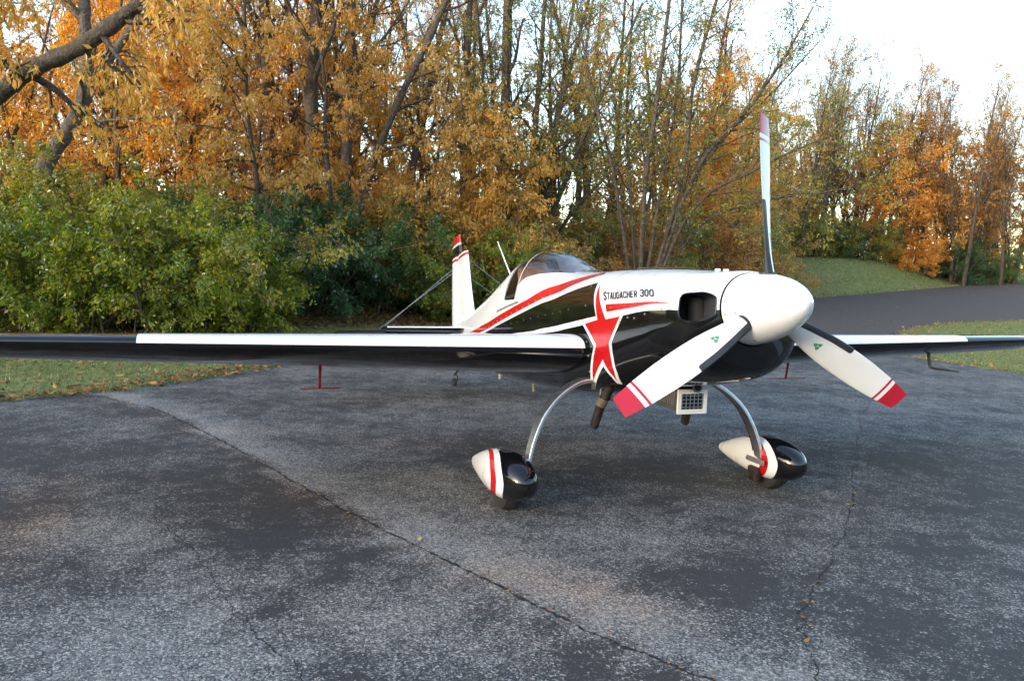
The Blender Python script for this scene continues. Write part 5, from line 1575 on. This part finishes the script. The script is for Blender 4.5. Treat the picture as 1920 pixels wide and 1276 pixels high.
# --- woods beyond: one mass, behind the trees that can be told apart
def far_mass(name, pts, hlo, hhi, n, leafs, seed, l=.28):
    r = np.random.default_rng(seed)
    P = catmull(pts, 20); seg = r.integers(0, len(P), n)
    p = P[seg] + np.column_stack([r.normal(0, 1.5, n), r.normal(0, 2.0, n)])
    top = hlo + (hhi - hlo) * (.5 + .5 * np.sin(seg * .9) * np.cos(seg * .37 + 1))
    z = r.beta(1.0, 1.7, n) * top
    A = np.column_stack([p, hgt(p[:, 0], p[:, 1]) + z])
    o = leaf_mesh(name, A, np.tile([0, 0, -.2], (n, 1)), l, l * .55, .3, r, LM[leafs])
    tag(o, kind='stuff')
    return o
far_mass('distant_undergrowth', [(-40, 34), (-25, 36), (-12, 38), (-3, 38), (6, 38), (11, 44)], 1.5, 2.8, 6000, 'rust', 21)
far_mass('distant_undergrowth', [(10, 50), (18, 57), (26, 60), (36, 61), (50, 64)], 3.0, 5.5, 8000, 'rust', 22)
# unseen woods added behind the camera to darken the gloss and block low sun
r = np.random.default_rng(31)
n = 42000
a = r.uniform(math.pi * .92, math.pi * 2.10, n)
rad = 60 + r.normal(0, 2.5, n)
A = np.column_stack([rad * np.cos(a), 4 + rad * np.sin(a), r.beta(1.1, 1.5, n) * (13 + 2.5 * np.sin(a * 17) + 1.5 * np.sin(a * 41))])
o = leaf_mesh('unseen_woods', A, np.tile([0, 0, -.2], (n, 1)), 1.1, .75, .3, r, LM['dark'])
tag(o, kind='stuff')

# ---------------------------------------------------------------- grass and fallen leaves
def scatter(n, x0, x1, y0, y1, keep, seed):
    r = np.random.default_rng(seed)
    p = np.column_stack([r.uniform(x0, x1, n), r.uniform(y0, y1, n)])
    return p[keep(p, r)], r
def bank_d(p): return p[:, 1] - np.interp(p[:, 0], BX, BY)
def grass(name, p, r, h, w_):
    n = len(p)
    z = hgt(p[:, 0], p[:, 1]) + .005
    a = r.uniform(0, 6.28, n); hh = h * r.uniform(.5, 1.3, n); ww = w_ * r.uniform(.7, 1.3, n)
    dx, dy = np.cos(a) * ww / 2, np.sin(a) * ww / 2
    bx, by = r.normal(0, .45, n) * hh, r.normal(0, .45, n) * hh
    V = np.stack([np.column_stack([p[:, 0] - dx, p[:, 1] - dy, z]), np.column_stack([p[:, 0] + dx, p[:, 1] + dy, z]), np.column_stack([p[:, 0] + bx, p[:, 1] + by, z + hh])], 1).reshape(-1, 3)
    o = quads(name, V, np.arange(3 * n).reshape(n, 3), LM['grass'])
    at = o.data.attributes.new('tone', 'FLOAT', 'POINT'); at.data.foreach_set('value', np.repeat(np.clip(r.normal(.5, .2, n), 0, 1), 3).astype(np.float32))
    tag(o, kind='stuff'); return o
p, r = scatter(190000, -12, -1.5, 4.5, 17.5, lambda p, r: (~inside(ASPH_R, p)) & (bank_d(p) < r.normal(.1, .5, len(p))), 41)
grass('grass', p, r, .048, .010)
p, r = scatter(60000, 7.4, 24, 9, 26.5, lambda p, r: (~inside(ASPH_R, p)) & (bank_d(p) < 0), 42)
grass('grass', p, r, .06, .018)
p, r = scatter(60000, 10, 36, 30, 52, lambda p, r: (~inside(ASPH, p)) & (-(p[:, 0] - 14.79) * .696 + (p[:, 1] - 36.67) * .718 < 7) & (p[:, 1] > np.interp(p[:, 0], [9, 12.69, 14.79, 21.19, 27.78, 38.29], [27, 34.9, 36.6, 42.6, 49.2, 59.4])) & (r.random(len(p)) > .45 * np.exp(-(((p[:, 0] - 13.5) / 2.5) ** 2 + ((p[:, 1] - 40) / 4) ** 2))), 43)
grass('grass', p, r, .07, .035)
def fallen(name, p, r, l, lift=.012):
    z = hgt(p[:, 0], p[:, 1]) + lift + r.uniform(0, .015, len(p))
    A = np.column_stack([p, z])
    o = leaf_mesh(name, A, np.zeros((len(p), 3)), l, l * .62, 0, r, LM['litter'], None, True); tag(o, kind='stuff'); return o
p, r = scatter(42000, -12, 6, 12, 25, lambda p, r: (bank_d(p) > r.normal(-.4, .5, len(p))) & (bank_d(p) < 6) & (~inside(ASPH, p)), 51)
fallen('fallen_leaves', p, r, .10, .03)
def edge_keep(p, r):
    de = np.full(len(p), 1e9)
    for i in range(len(ASPH)):
        a, b_ = np.array(ASPH[i]), np.array(ASPH[(i + 1) % len(ASPH)]); d_ = b_ - a
        t_ = np.clip(((p - a) @ d_) / (d_ @ d_), 0, 1); de = np.minimum(de, np.linalg.norm(p - (a + t_[:, None] * d_), axis=1))
    s_ = inside(ASPH, p)
    return r.random(len(p)) < np.where(s_, .9 * np.exp(-(de / .12) ** 2), .85 * np.exp(-(de / .35) ** 2) + .10)
p, r = scatter(30000, -10, -1, 5, 16, edge_keep, 52); fallen('fallen_leaves', p, r, .085, .035)
p, r = scatter(16000, 7, 20, 9, 25, edge_keep, 53); fallen('fallen_leaves', p, r, .085, .02)
p, r = scatter(4000, 10, 36, 33, 52, lambda p, r: ~inside(ASPH, p), 54); fallen('fallen_leaves', p, r, .12, .04)
p, r = scatter(1100, 2, 34, 15, 52, lambda p, r: inside(ASPH, p), 55); fallen('fallen_leaves', p, r, .07, .01)
# leaves and grit caught in the long crack
r = np.random.default_rng(56)
Pc = catmull(CRACK1, 30); k = r.integers(10, len(Pc), 70); p = Pc[k] + r.normal(0, .018, (70, 2)); fallen('fallen_leaves', p, r, .028, .010)
Pc = catmull(CRACK2, 30); k = r.integers(10, len(Pc), 50); p = Pc[k] + r.normal(0, .02, (50, 2)); fallen('fallen_leaves', p, r, .03, .010)
